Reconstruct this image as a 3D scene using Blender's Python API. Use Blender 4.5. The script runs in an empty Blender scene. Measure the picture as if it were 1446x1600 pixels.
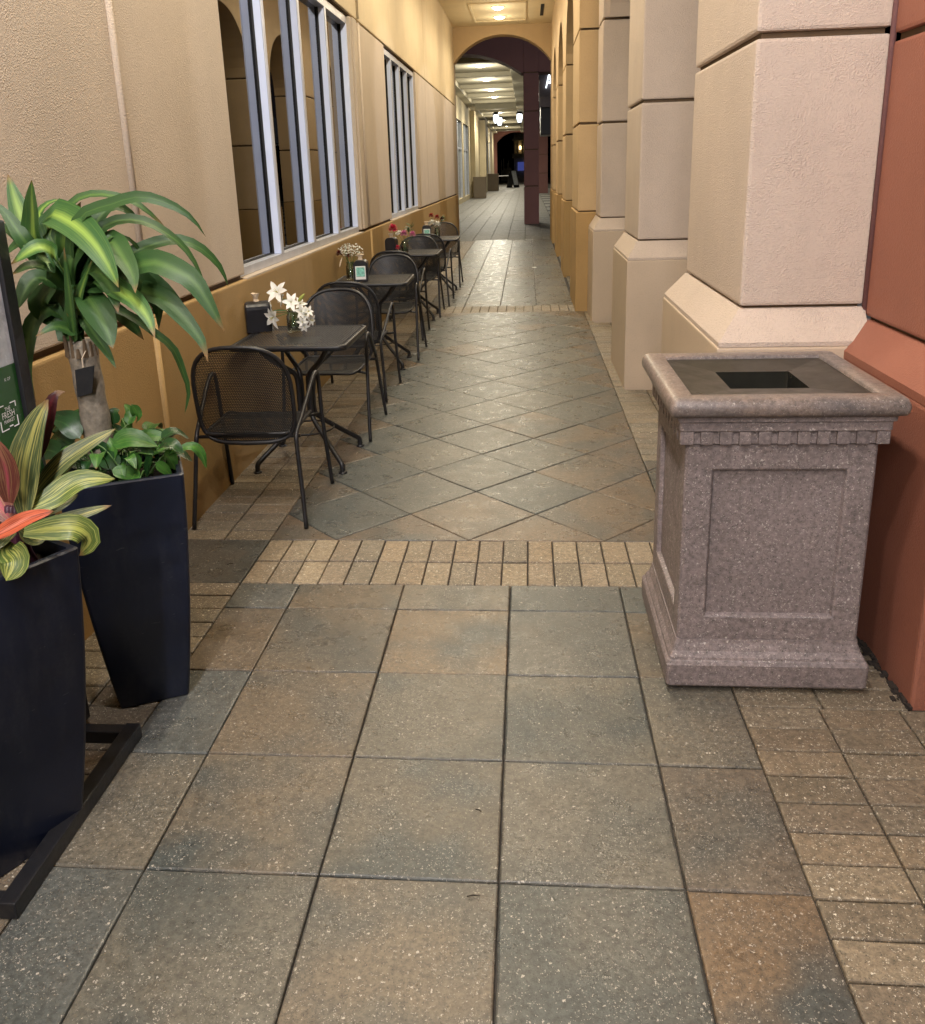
import bpy, bmesh, math, random
from mathutils import Vector, Matrix
PI = math.pi
scene = bpy.context.scene
col = scene.collection
rnd = random.Random(7)

# ------------------------------------------------------------------ camera
CAM = Vector((0.080, -2.183, 1.704))
FPX, CX, CY, W0, H0 = 1342.45, 711.3, 659.9, 1446.0, 1600.0
PITCH, YAW, ROLL = 0.286191, -0.0887249, -0.0317862
_cp, _sp, _cy, _sy, _cr, _sr = (math.cos(PITCH), math.sin(PITCH), math.cos(YAW), math.sin(YAW), math.cos(ROLL), math.sin(ROLL))
V_FWD = Vector((_sy * _cp, _cy * _cp, -_sp))
_rt = Vector((_cy, -_sy, 0)); _up = _rt.cross(V_FWD)
V_RIGHT = _rt * _cr + _up * _sr
V_UP = _up * _cr - _rt * _sr
camd = bpy.data.cameras.new('camera'); cam = bpy.data.objects.new('camera', camd); col.objects.link(cam)
m = Matrix((V_RIGHT, V_UP, -V_FWD)).transposed().to_4x4(); m.translation = CAM
cam.matrix_world = m
camd.sensor_fit = 'HORIZONTAL'; camd.sensor_width = 36.0; camd.lens = FPX / W0 * 36.0
camd.shift_x = (W0 / 2 - CX) / W0; camd.shift_y = -(H0 / 2 - CY) / W0
camd.clip_start = 0.05; camd.clip_end = 400
scene.camera = cam

def ray(u, v):
    return V_RIGHT * ((u - CX) / FPX) - V_UP * ((v - CY) / FPX) + V_FWD
def at(u, v, y):
    d = ray(u, v); return CAM + d * ((y - CAM.y) / d.y)
def at_z(u, v, z):
    d = ray(u, v); return CAM + d * ((z - CAM.z) / d.z)

# ------------------------------------------------------------------ world: night sky, exposure
world = bpy.data.worlds.new('World'); scene.world = world; world.use_nodes = True
wn = world.node_tree; wn.nodes.clear()
wo = wn.nodes.new('ShaderNodeOutputWorld'); wb = wn.nodes.new('ShaderNodeBackground'); ws = wn.nodes.new('ShaderNodeTexSky')
ws.sky_type = 'NISHITA'; ws.sun_disc = False; ws.sun_elevation = math.radians(-8); ws.sun_rotation = math.radians(200)
wb.inputs['Strength'].default_value = 0.05
wn.links.new(ws.outputs[0], wb.inputs[0]); wn.links.new(wb.outputs[0], wo.inputs[0])
scene.view_settings.view_transform = 'Standard'; scene.view_settings.look = 'None'
scene.view_settings.gamma = 1.0; scene.view_settings.use_curve_mapping = False
scene.view_settings.exposure = 0.20
scene.render.engine = 'CYCLES'
scene.cycles.use_denoising = True
scene.cycles.max_bounces = 10; scene.cycles.diffuse_bounces = 5; scene.cycles.glossy_bounces = 4
scene.cycles.transmission_bounces = 8; scene.cycles.transparent_max_bounces = 12
scene.cycles.caustics_reflective = False; scene.cycles.caustics_refractive = False
scene.cycles.sample_clamp_indirect = 6.0
scene.cycles.use_adaptive_sampling = True; scene.cycles.adaptive_threshold = 0.02
LAMP_W = 120.0          # power of one corridor downlight
LAMP_C = (1.0, 0.885, 0.665)
LAMP_BACK_FILL_C = (0.97, 0.93, 0.95)  # cooler tint of the fill lamps added behind the camera
LAMP_FAR_C = (1.0, 0.93, 0.76)

# ------------------------------------------------------------------ object helpers
def tag(o, label=None, cat=None, group=None, kind=None):
    if label: o['label'] = label
    if cat: o['category'] = cat
    if group: o['group'] = group
    if kind: o['kind'] = kind
    return o
def empty(name, loc=(0, 0, 0), rz=0.0):
    o = bpy.data.objects.new(name, None); col.objects.link(o)
    o.location = loc; o.rotation_euler = (0, 0, rz); o.empty_display_size = 0.1
    return o
def thing(name, label, cat, loc=(0, 0, 0), rz=0.0, group=None):
    return tag(empty(name, loc, rz), label, cat, group)
def link_mesh(name, me, parent=None, loc=None, rz=None):
    o = bpy.data.objects.new(name, me); col.objects.link(o)
    if parent: o.parent = parent
    if loc is not None: o.location = loc
    if rz is not None: o.rotation_euler = (0, 0, rz)
    return o
def children(o): return [c for c in bpy.data.objects if c.parent == o]
def copy_tree(o, parent=None):
    kids = list(o.children)
    c = o.copy(); col.objects.link(c)
    if parent: c.parent = parent
    for k in kids: copy_tree(k, c)
    return c

class MB:
    """collects vertices and faces; build() links them as one mesh object"""
    def __init__(s): s.v = []; s.f = []; s.uv = {}; s.mi = []; s.cur = 0
    def add(s, vs, fs, uvs=None):
        b = len(s.v); s.v += [tuple(p) for p in vs]
        for i, f in enumerate(fs):
            if uvs: s.uv[len(s.f)] = [uvs[k] for k in f]
            s.f.append(tuple(b + k for k in f)); s.mi.append(s.cur)
    def box(s, x0, x1, y0, y1, z0, z1, bev=0.0):
        if bev <= 0:
            vs = [(x, y, z) for x in (x0, x1) for y in (y0, y1) for z in (z0, z1)]
            s.add(vs, [(0, 1, 3, 2), (4, 6, 7, 5), (0, 4, 5, 1), (2, 3, 7, 6), (0, 2, 6, 4), (1, 5, 7, 3)])
        else:
            bm = bmesh.new(); bmesh.ops.create_cube(bm, size=1)
            for v in bm.verts:
                v.co = Vector(((x0 + x1) / 2 + v.co.x * (x1 - x0), (y0 + y1) / 2 + v.co.y * (y1 - y0), (z0 + z1) / 2 + v.co.z * (z1 - z0)))
            bmesh.ops.bevel(bm, geom=bm.edges[:], offset=bev, segments=2, profile=0.6, affect='EDGES')
            s.addbm(bm)
        return s
    def addbm(s, bm):
        bm.verts.index_update()
        s.add([v.co[:] for v in bm.verts], [[v.index for v in f.verts] for f in bm.faces]); bm.free(); return s
    def tube(s, pts, r, n=8, closed=False, caps=True):
        pts = [Vector(p) for p in pts]; N = len(pts)
        rs = r if isinstance(r, (list, tuple)) else [r] * N
        tang = []
        for i in range(N):
            a = pts[(i - 1) % N] if (closed or i > 0) else pts[i]
            b = pts[(i + 1) % N] if (closed or i < N - 1) else pts[i]
            tang.append((b - a).normalized())
        t0 = tang[0]; ref = Vector((0, 0, 1)) if abs(t0.z) < 0.9 else Vector((1, 0, 0))
        u = t0.cross(ref).normalized(); vs = []
        for i in range(N):
            t = tang[i]; u = (u - t * u.dot(t)).normalized(); w = t.cross(u)
            for k in range(n):
                a = 2 * PI * k / n; vs.append(pts[i] + (u * math.cos(a) + w * math.sin(a)) * rs[i])
        fs = []
        for i in range(N if closed else N - 1):
            j = (i + 1) % N
            for k in range(n):
                k2 = (k + 1) % n; fs.append((i * n + k, i * n + k2, j * n + k2, j * n + k))
        if caps and not closed:
            fs.append(tuple(range(n - 1, -1, -1))); fs.append(tuple((N - 1) * n + k for k in range(n)))
        s.add(vs, fs); return s
    def lathe(s, prof, n=20, c=(0, 0, 0)):
        vs = []; fs = []
        for (r, z) in prof:
            for k in range(n):
                a = 2 * PI * k / n; vs.append((c[0] + r * math.cos(a), c[1] + r * math.sin(a), c[2] + z))
        for i in range(len(prof) - 1):
            for k in range(n):
                k2 = (k + 1) % n; fs.append((i * n + k, i * n + k2, (i + 1) * n + k2, (i + 1) * n + k))
        s.add(vs, fs); return s
    def rings(s, rings, cap0=True, cap1=True):
        n = len(rings[0]); vs = [p for r in rings for p in r]; fs = []
        for i in range(len(rings) - 1):
            for k in range(n):
                k2 = (k + 1) % n; fs.append((i * n + k, i * n + k2, (i + 1) * n + k2, (i + 1) * n + k))
        if cap0: fs.append(tuple(range(n - 1, -1, -1)))
        if cap1: fs.append(tuple((len(rings) - 1) * n + k for k in range(n)))
        s.add(vs, fs); return s
    def mesh(s, name, mat, smooth=False):
        me = bpy.data.meshes.new(name); me.from_pydata(s.v, [], s.f)
        mats = mat if isinstance(mat, (list, tuple)) else [mat]
        for mm in mats: me.materials.append(mm)
        if len(mats) > 1: me.polygons.foreach_set('material_index', s.mi)
        if s.uv:
            ul = me.uv_layers.new(name='UVMap')
            for pi, p in enumerate(me.polygons):
                if pi in s.uv:
                    for li, uvc in zip(p.loop_indices, s.uv[pi]): ul.data[li].uv = uvc
        if smooth: me.polygons.foreach_set('use_smooth', [True] * len(me.polygons))
        me.validate(); me.update(); return me
    def build(s, name, mat, parent=None, smooth=False, loc=None, rz=None):
        return link_mesh(name, s.mesh(name, mat, smooth), parent, loc, rz)

def rrect(w, d, r, n=4, z=0.0, c=(0, 0), yaw=0.0):
    """rounded rectangle ring, counter-clockwise"""
    out = []
    for (sx, sy, a0) in ((1, 1, 0), (-1, 1, PI / 2), (-1, -1, PI), (1, -1, 1.5 * PI)):
        for k in range(n + 1):
            a = a0 + PI / 2 * k / n
            x = sx * (w / 2 - r) + r * math.cos(a); y = sy * (d / 2 - r) + r * math.sin(a)
            out.append((c[0] + x * math.cos(yaw) - y * math.sin(yaw), c[1] + x * math.sin(yaw) + y * math.cos(yaw), z))
    return out
def smooth_path(pts, n=6):
    """Catmull-Rom through the points"""
    P = [Vector(p) for p in pts]; P = [P[0] * 2 - P[1]] + P + [P[-1] * 2 - P[-2]]; out = []
    for i in range(1, len(P) - 2):
        for k in range(n):
            t = k / n; a, b, c, d = P[i - 1], P[i], P[i + 1], P[i + 2]
            out.append(0.5 * ((2 * b) + (c - a) * t + (2 * a - 5 * b + 4 * c - d) * t * t + (3 * b - a - 3 * c + d) * t ** 3))
    out.append(P[-2]); return out

# ------------------------------------------------------------------ material helpers
def new_mat(name):
    mt = bpy.data.materials.new(name); mt.use_nodes = True
    nt = mt.node_tree; bs = nt.nodes['Principled BSDF']; return mt, nt, bs
def nd(nt, kind, **kw):
    n = nt.nodes.new(kind)
    for k, v in kw.items():
        if k in n.inputs: n.inputs[k].default_value = v
        else: setattr(n, k, v)
    return n
def ln(nt, a, b): nt.links.new(a, b)
def rgb(c): return (c[0], c[1], c[2], 1.0)
def mixc(nt, fac, a, b, mode='MIX'):
    n = nt.nodes.new('ShaderNodeMix'); n.data_type = 'RGBA'; n.blend_type = mode
    for sock, val in ((n.inputs[0], fac), (n.inputs[6], a), (n.inputs[7], b)):
        if hasattr(val, 'is_output'): nt.links.new(val, sock)
        elif isinstance(val, (tuple, list)): sock.default_value = rgb(val)
        else: sock.default_value = val
    return n.outputs[2]
def mapr(nt, v, a, b, c=0.0, d=1.0):
    n = nt.nodes.new('ShaderNodeMapRange'); n.clamp = True
    nt.links.new(v, n.inputs[0]); n.inputs[1].default_value = a; n.inputs[2].default_value = b
    n.inputs[3].default_value = c; n.inputs[4].default_value = d; return n.outputs[0]
def math_(nt, op, a, b=None):
    n = nt.nodes.new('ShaderNodeMath'); n.operation = op
    for i, val in enumerate((a, b)):
        if val is None: continue
        if hasattr(val, 'is_output'): nt.links.new(val, n.inputs[i])
        else: n.inputs[i].default_value = val
    return n.outputs[0]
def world_pos(nt, per_object=True):
    g = nt.nodes.new('ShaderNodeNewGeometry')
    if not per_object: return g.outputs['Position']
    oi = nt.nodes.new('ShaderNodeObjectInfo')
    k = math_(nt, 'MULTIPLY', oi.outputs['Random'], 37.0)
    cmb = nt.nodes.new('ShaderNodeCombineXYZ')
    for i in range(3): nt.links.new(k, cmb.inputs[i])
    a = nt.nodes.new('ShaderNodeVectorMath'); a.operation = 'ADD'
    nt.links.new(g.outputs['Position'], a.inputs[0]); nt.links.new(cmb.outputs[0], a.inputs[1]); return a.outputs[0]
def noise(nt, vec, scale, detail=4.0, rough=0.6, out='Fac', stretch=None):
    n = nt.nodes.new('ShaderNodeTexNoise'); n.inputs['Scale'].default_value = scale
    n.inputs['Detail'].default_value = detail; n.inputs['Roughness'].default_value = rough
    if stretch:
        mp = nt.nodes.new('ShaderNodeMapping'); mp.inputs['Scale'].default_value = stretch
        nt.links.new(vec, mp.inputs[0]); vec = mp.outputs[0]
    nt.links.new(vec, n.inputs['Vector']); return n.outputs[out]
def bump(nt, bs, h, strength=0.3, dist=0.01):
    b = nt.nodes.new('ShaderNodeBump'); b.inputs['Strength'].default_value = strength; b.inputs['Distance'].default_value = dist
    nt.links.new(h, b.inputs['Height']); nt.links.new(b.outputs[0], bs.inputs['Normal']); return b

def plain(name, c, rough=0.5, metal=0.0, spec=0.5, var=0.12, scale=14.0, bmp=0.0, bscale=300.0):
    mt, nt, bs = new_mat(name)
    p = world_pos(nt); f = noise(nt, p, scale)
    lo = tuple(x * (1 - var) for x in c); hi = tuple(min(1, x * (1 + var)) for x in c)
    ln(nt, mixc(nt, mapr(nt, f, 0.3, 0.7), lo, hi), bs.inputs['Base Color'])
    r2 = mapr(nt, noise(nt, p, scale * 2.3), 0.3, 0.7, max(0.02, rough - 0.07), min(1, rough + 0.07)); ln(nt, r2, bs.inputs['Roughness'])
    bs.inputs['Metallic'].default_value = metal; bs.inputs['Specular IOR Level'].default_value = spec
    if bmp: bump(nt, bs, noise(nt, p, bscale, 2.0), bmp, 0.002)
    return mt
def stucco(name, c, coarse=0.5, dirt=0.25, rough=0.75, c2=None):
    """painted textured render: knobbly relief, faint mottling, grime streaks running down"""
    mt, nt, bs = new_mat(name)
    p = world_pos(nt, False)
    f = noise(nt, p, 1.6, 5.0, 0.6)
    base = mixc(nt, mapr(nt, f, 0.35, 0.68), c, c2 or tuple(x * 0.9 for x in c))
    st = noise(nt, p, 3.0, 5.0, 0.65, stretch=(1.6, 1.6, 0.16))
    base = mixc(nt, mapr(nt, st, 0.52, 0.78, 0.0, dirt), base, tuple(x * 0.55 for x in c))
    fl = noise(nt, p, 95.0, 3.0, 0.6)
    base = mixc(nt, mapr(nt, fl, 0.50, 0.72, 0.0, 0.22), base, tuple(x * 0.55 for x in c))
    sc = noise(nt, p, 6.0, 4.0, 0.7, stretch=(1.0, 1.0, 2.6))
    base = mixc(nt, mapr(nt, sc, 0.62, 0.72, 0.0, 0.22), base, tuple(x * 0.6 + 0.02 for x in c))
    ln(nt, base, bs.inputs['Base Color']); bs.inputs['Roughness'].default_value = rough
    bs.inputs['Specular IOR Level'].default_value = 0.35
    v = nd(nt, 'ShaderNodeTexVoronoi'); v.feature = 'SMOOTH_F1'; v.inputs['Scale'].default_value = 150.0; v.inputs['Smoothness'].default_value = 0.7
    dn = nt.nodes.new('ShaderNodeTexNoise'); dn.inputs['Scale'].default_value = 30.0; ln(nt, p, dn.inputs['Vector'])
    dv = nt.nodes.new('ShaderNodeVectorMath'); dv.operation = 'MULTIPLY_ADD'; ln(nt, dn.outputs['Color'], dv.inputs[0]); dv.inputs[1].default_value = (0.02, 0.02, 0.02); ln(nt, p, dv.inputs[2])
    ln(nt, dv.outputs[0], v.inputs['Vector'])
    n1 = noise(nt, p, 260.0, 2.0, 0.6)
    pm = mapr(nt, noise(nt, p, 9.0, 3.0), 0.35, 0.65, 0.35, 1.0)
    h = math_(nt, 'ADD', math_(nt, 'MULTIPLY', mapr(nt, v.outputs['Distance'], 0.1, 0.55, 1.0, 0.0), pm), math_(nt, 'MULTIPLY', n1, 0.8))
    bump(nt, bs, h, coarse * 0.72, 0.005)
    return mt
def aggregate(name, c_a, c_b, fleck=(0.62, 0.58, 0.5), fleck_amt=0.5, use_obj_color=True, rough=0.5, bmp=0.35, fscale=85.0, blotch=0.75):
    """concrete paver: two-tone blend, exposed light and dark aggregate flecks, pitted relief; object colour tints each piece"""
    mt, nt, bs = new_mat(name)
    g = nt.nodes.new('ShaderNodeNewGeometry'); p = world_pos(nt)
    f1 = noise(nt, p, 2.6, 4.0, 0.62)
    f2 = noise(nt, p, 7.5, 5.0, 0.7)
    k = math_(nt, 'ADD', math_(nt, 'MULTIPLY', f1, 0.75), math_(nt, 'MULTIPLY', f2, 0.25))
    base = mixc(nt, mapr(nt, k, 0.40, 0.60), c_a, c_b)
    if use_obj_color:
        oi = nt.nodes.new('ShaderNodeObjectInfo')
        base = mixc(nt, mapr(nt, f2, 0.40, 0.62, 0.84, 1.0), base, oi.outputs['Color'])
        blot = math_(nt, 'MULTIPLY', mapr(nt, noise(nt, p, 3.0, 2.5, 0.55), 0.44, 0.62, 0.0, blotch), mapr(nt, oi.outputs['Random'], 0.0, 1.0, 0.35, 1.0))
        base = mixc(nt, blot, base, c_b)
        wear = noise(nt, p, 5.5, 5.0, 0.7)
        base = mixc(nt, mapr(nt, wear, 0.52, 0.75, 0.0, 0.22), base, c_a)
    fine = noise(nt, p, 60.0, 6.0, 0.75)
    base = mixc(nt, mapr(nt, fine, 0.38, 0.62), mixc(nt, 0.55, base, (0.03, 0.028, 0.024)), mixc(nt, 0.035, base, (0.5, 0.46, 0.38)))
    # flecks: random voronoi cells are light or dark stones, thicker in patches
    wn_ = nt.nodes.new('ShaderNodeTexNoise'); wn_.inputs['Scale'].default_value = fscale * 1.6; wn_.inputs['Detail'].default_value = 2.0; ln(nt, p, wn_.inputs['Vector'])
    wv = nt.nodes.new('ShaderNodeVectorMath'); wv.operation = 'MULTIPLY_ADD'; ln(nt, wn_.outputs['Color'], wv.inputs[0]); wv.inputs[1].default_value = (1.6 / fscale,) * 3; ln(nt, p, wv.inputs[2])
    v = nd(nt, 'ShaderNodeTexVoronoi'); v.inputs['Scale'].default_value = fscale; v.inputs['Randomness'].default_value = 1.0; ln(nt, wv.outputs[0], v.inputs['Vector'])
    sep = nt.nodes.new('ShaderNodeSeparateColor'); ln(nt, v.outputs['Color'], sep.inputs[0])
    patch = mapr(nt, noise(nt, p, 5.0, 3.0), 0.38, 0.66, 0.93, 0.62)
    pick = math_(nt, 'GREATER_THAN', sep.outputs[0], patch)
    near = math_(nt, 'LESS_THAN', v.outputs['Distance'], math_(nt, 'MULTIPLY', math_(nt, 'POWER', sep.outputs[1], 2.0), 0.40))
    base = mixc(nt, math_(nt, 'MULTIPLY', math_(nt, 'MULTIPLY', pick, near), fleck_amt), base, fleck)
    v2 = nd(nt, 'ShaderNodeTexVoronoi'); v2.inputs['Scale'].default_value = fscale * 2.0; ln(nt, wv.outputs[0], v2.inputs['Vector'])
    sep2 = nt.nodes.new('ShaderNodeSeparateColor'); ln(nt, v2.outputs['Color'], sep2.inputs[0])
    pick2 = math_(nt, 'GREATER_THAN', sep2.outputs[0], 0.80)
    near2 = math_(nt, 'LESS_THAN', v2.outputs['Distance'], 0.36)
    m2 = math_(nt, 'MULTIPLY', pick2, near2)
    base = mixc(nt, math_(nt, 'MULTIPLY', m2, 0.7), base, (0.03, 0.028, 0.025))
    pick3 = math_(nt, 'LESS_THAN', sep2.outputs[0], mapr(nt, noise(nt, p, 6.0, 3.0), 0.35, 0.68, 0.04, 0.30))
    base = mixc(nt, math_(nt, 'MULTIPLY', math_(nt, 'MULTIPLY', pick3, near2), fleck_amt * 0.8), base, fleck)
    ln(nt, base, bs.inputs['Base Color'])
    ln(nt, mapr(nt, noise(nt, p, 11.0, 4.0), 0.3, 0.7, rough - 0.08, rough + 0.12), bs.inputs['Roughness'])
    bs.inputs['Specular IOR Level'].default_value = 0.5
    h = math_(nt, 'ADD', math_(nt, 'MULTIPLY', fine, 1.0), math_(nt, 'ADD', math_(nt, 'MULTIPLY', m2, -0.5), math_(nt, 'MULTIPLY', noise(nt, p, 160.0, 3.0), 0.7)))
    bump(nt, bs, h, bmp, 0.006)
    return mt
def emit(name, c, s):
    mt = bpy.data.materials.new(name); mt.use_nodes = True; nt = mt.node_tree; nt.nodes.clear()
    o = nt.nodes.new('ShaderNodeOutputMaterial'); e = nt.nodes.new('ShaderNodeEmission')
    e.inputs[0].default_value = rgb(c); e.inputs[1].default_value = s; ln(nt, e.outputs[0], o.inputs[0]); return mt

# ------------------------------------------------------------------ materials
M = {}
M['wall_upper'] = stucco('beige_stucco', (0.52, 0.432, 0.338), 0.55, 0.14)
M['wall_top'] = stucco('cream_stucco', (0.62, 0.50, 0.32), 0.55, 0.2)
M['wainscot'] = stucco('mustard_stucco', (0.365, 0.235, 0.092), 0.38, 0.35, 0.6)
M['joint_dark'] = plain('dark_joint', (0.10, 0.065, 0.035), 0.9)
M['pier'] = stucco('tan_stucco', (0.56, 0.462, 0.385), 0.85, 0.10)
M['pier_smooth'] = stucco('smooth_tan_paint', (0.53, 0.42, 0.31), 0.16, 0.12, 0.55)
M['arcade_gold'] = stucco('gold_tan_stucco', (0.54, 0.39, 0.22), 0.4, 0.12)
M['arcade_gold_low'] = stucco('ochre_stucco', (0.42, 0.27, 0.11), 0.3, 0.2)
M['terracotta'] = stucco('terracotta_stucco', (0.290, 0.112, 0.072), 0.36, 0.16, 0.55, (0.255, 0.098, 0.062))
M['maroon'] = stucco('maroon_stucco', (0.215, 0.105, 0.100), 0.3, 0.12)
M['ceiling'] = stucco('cream_ceiling_paint', (0.74, 0.62, 0.40), 0.08, 0.05)
M['ceiling_far'] = stucco('pale_ceiling_paint', (0.60, 0.55, 0.42), 0.08, 0.05)
M['paver'] = aggregate('large_paver', (0.185, 0.143, 0.097), (0.058, 0.071, 0.070), (0.58, 0.53, 0.45), 0.62, rough=0.30, blotch=1.0, bmp=0.24, fscale=115.0)
M['brick'] = aggregate('small_paver', (0.26, 0.20, 0.13), (0.185, 0.15, 0.105), (0.74, 0.68, 0.55), 0.9, rough=0.44, fscale=105.0, bmp=0.5, blotch=0.4)
M['bedding'] = plain('dark_sand_bedding', (0.035, 0.030, 0.024), 0.95, var=0.3, scale=40)
M['bin_stone'] = aggregate('mauve_aggregate', (0.285, 0.228, 0.224), (0.235, 0.188, 0.185), (0.66, 0.60, 0.55), 0.62, False, 0.5, 0.36, 96.0)
M['bin_rim'] = aggregate('dark_rubbed_aggregate', (0.27, 0.20, 0.165), (0.17, 0.14, 0.135), (0.6, 0.55, 0.5), 0.45, False, 0.36, 0.18, 120.0)
M['black_metal'] = plain('black_powdercoat', (0.012, 0.012, 0.014), 0.42, 0.0, 0.5, 0.2, 30, 0.15, 500)
M['black_mesh'] = plain('black_mesh_metal', (0.014, 0.014, 0.015), 0.45, 0.0, 0.5, 0.2, 30)
M['lid_metal'] = plain('dark_bronze_lid', (0.034, 0.033, 0.026), 0.34, 0.5, 0.5, 0.25, 6)
M['void'] = plain('black_liner', (0.006, 0.006, 0.007), 0.8)
M['planter'] = plain('navy_black_planter', (0.0060, 0.0090, 0.022), 0.38, 0.0, 0.4, 0.4, 2.2, 0.08, 40)
def dusty(mt):
    nt = mt.node_tree; bs = nt.nodes['Principled BSDF']; src = bs.inputs['Base Color'].links[0].from_socket; p = world_pos(nt)
    d = noise(nt, p, 9.0, 5.0, 0.7, stretch=(1, 1, 0.22)); e = noise(nt, p, 70.0, 3.0, 0.7)
    f = math_(nt, 'MULTIPLY', mapr(nt, d, 0.50, 0.75, 0.0, 0.5), mapr(nt, e, 0.35, 0.65, 0.3, 1.0))
    c = mixc(nt, f, src, (0.045, 0.045, 0.050))
    s_ = noise(nt, p, 26.0, 2.0, 0.5, stretch=(1, 1, 5.0)); c = mixc(nt, mapr(nt, s_, 0.73, 0.76, 0.0, 0.5), c, (0.09, 0.09, 0.10))
    ln(nt, c, bs.inputs['Base Color'])
dusty(M['planter'])
M['soil'] = plain('potting_soil', (0.020, 0.014, 0.010), 0.95, var=0.4, scale=60, bmp=0.9, bscale=90)
M['frame_white'] = plain('blue_lit_white_aluminium', (0.68, 0.76, 1.0), 0.34, 0.0, 0.5, 0.04, 4)  # bluish light on the white frames is put into this base colour
M['frame_grey'] = plain('silver_aluminium', (0.52, 0.54, 0.60), 0.35, 0.2, 0.5, 0.08, 8)
M['gasket'] = plain('black_gasket', (0.008, 0.008, 0.009), 0.6)
M['chrome'] = plain('brushed_steel', (0.55, 0.55, 0.53), 0.28, 0.9, 0.5, 0.1, 20)
M['black_plastic'] = plain('black_plastic', (0.010, 0.010, 0.013), 0.35, 0, 0.5, 0.2, 20)
M['napkin'] = plain('paper_napkin', (0.62, 0.50, 0.36), 0.9, var=0.15, scale=60)
M['trunk'] = plain('grey_bark', (0.20, 0.17, 0.13), 0.85, var=0.45, scale=34, bmp=0.8, bscale=70)
M['stem'] = plain('green_stem', (0.07, 0.15, 0.03), 0.5)
M['stem_dark'] = plain('purple_stem', (0.06, 0.015, 0.03), 0.5)
M['white_petal'] = plain('white_petal', (0.82, 0.82, 0.76), 0.5, var=0.06)
M['pink_petal'] = plain('pink_petal', (0.62, 0.22, 0.40), 0.55, var=0.3, scale=60)
M['hot_pink'] = plain('coral_pink_petal', (0.60, 0.05, 0.11), 0.55, var=0.3, scale=60)
M['red_petal'] = plain('red_petal', (0.33, 0.015, 0.015), 0.55, var=0.3, scale=60)
M['dark_red'] = plain('dark_red_petal', (0.10, 0.006, 0.008), 0.55, var=0.3, scale=60)
M['fern'] = plain('dark_green_leaf', (0.03, 0.08, 0.015), 0.45, var=0.3, scale=40)
M['white_paint'] = plain('white_print', (0.8, 0.8, 0.78), 0.5, var=0.02)
M['mint'] = plain('mint_print', (0.22, 0.52, 0.44), 0.45, var=0.5, scale=60)
M['poster_green'] = plain('dark_green_print', (0.022, 0.085, 0.022), 0.25, var=0.08, scale=3)
M['poster_pale'] = plain('pale_grey_print', (0.50, 0.52, 0.55), 0.25, var=0.3, scale=14)
M['lamp_glow'] = emit('lamp_glow', (1.0, 0.90, 0.68), 18.0)
M['lamp_glow_white'] = emit('lantern_glow', (0.9, 0.95, 1.0), 2.6)
M['fixture'] = plain('white_lamp_trim', (0.75, 0.70, 0.55), 0.4)
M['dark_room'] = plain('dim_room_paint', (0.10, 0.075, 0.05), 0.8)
M['asphalt'] = plain('asphalt', (0.045, 0.045, 0.047), 0.8, var=0.25, scale=30, bmp=0.4, bscale=160)

def glass_pane():
    mt = bpy.data.materials.new('tinted_window_glass'); mt.use_nodes = True; nt = mt.node_tree; nt.nodes.clear()
    o = nt.nodes.new('ShaderNodeOutputMaterial'); mx = nt.nodes.new('ShaderNodeMixShader'); fr = nt.nodes.new('ShaderNodeFresnel')
    fr.inputs['IOR'].default_value = 3.0
    gl = nt.nodes.new('ShaderNodeBsdfGlossy'); gl.inputs['Roughness'].default_value = 0.0; gl.inputs['Color'].default_value = (0.90, 0.93, 1.0, 1)
    tr = nt.nodes.new('ShaderNodeBsdfTransparent'); tr.inputs['Color'].default_value = (0.5, 0.46, 0.4, 1)
    ln(nt, fr.outputs[0], mx.inputs[0]); ln(nt, tr.outputs[0], mx.inputs[1]); ln(nt, gl.outputs[0], mx.inputs[2]); ln(nt, mx.outputs[0], o.inputs[0])
    return mt
M['pane'] = glass_pane()
def clear_glass(name, tint=(0.9, 0.95, 0.93)):
    mt = bpy.data.materials.new(name); mt.use_nodes = True; nt = mt.node_tree; nt.nodes.clear()
    o = nt.nodes.new('ShaderNodeOutputMaterial'); mx = nt.nodes.new('ShaderNodeMixShader'); lw = nt.nodes.new('ShaderNodeLayerWeight'); lw.inputs[0].default_value = 0.35
    gl = nt.nodes.new('ShaderNodeBsdfGlossy'); gl.inputs['Roughness'].default_value = 0.03
    tr = nt.nodes.new('ShaderNodeBsdfTransparent'); tr.inputs['Color'].default_value = rgb(tint)
    ln(nt, mapr(nt, lw.outputs['Fresnel'], 0.0, 1.0, 0.08, 0.75), mx.inputs[0]); ln(nt, tr.outputs[0], mx.inputs[1]); ln(nt, gl.outputs[0], mx.inputs[2]); ln(nt, mx.outputs[0], o.inputs[0])
    return mt
M['vase_glass'] = clear_glass('vase_glass'); M['water'] = clear_glass('vase_water', (0.72, 0.78, 0.72))

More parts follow.
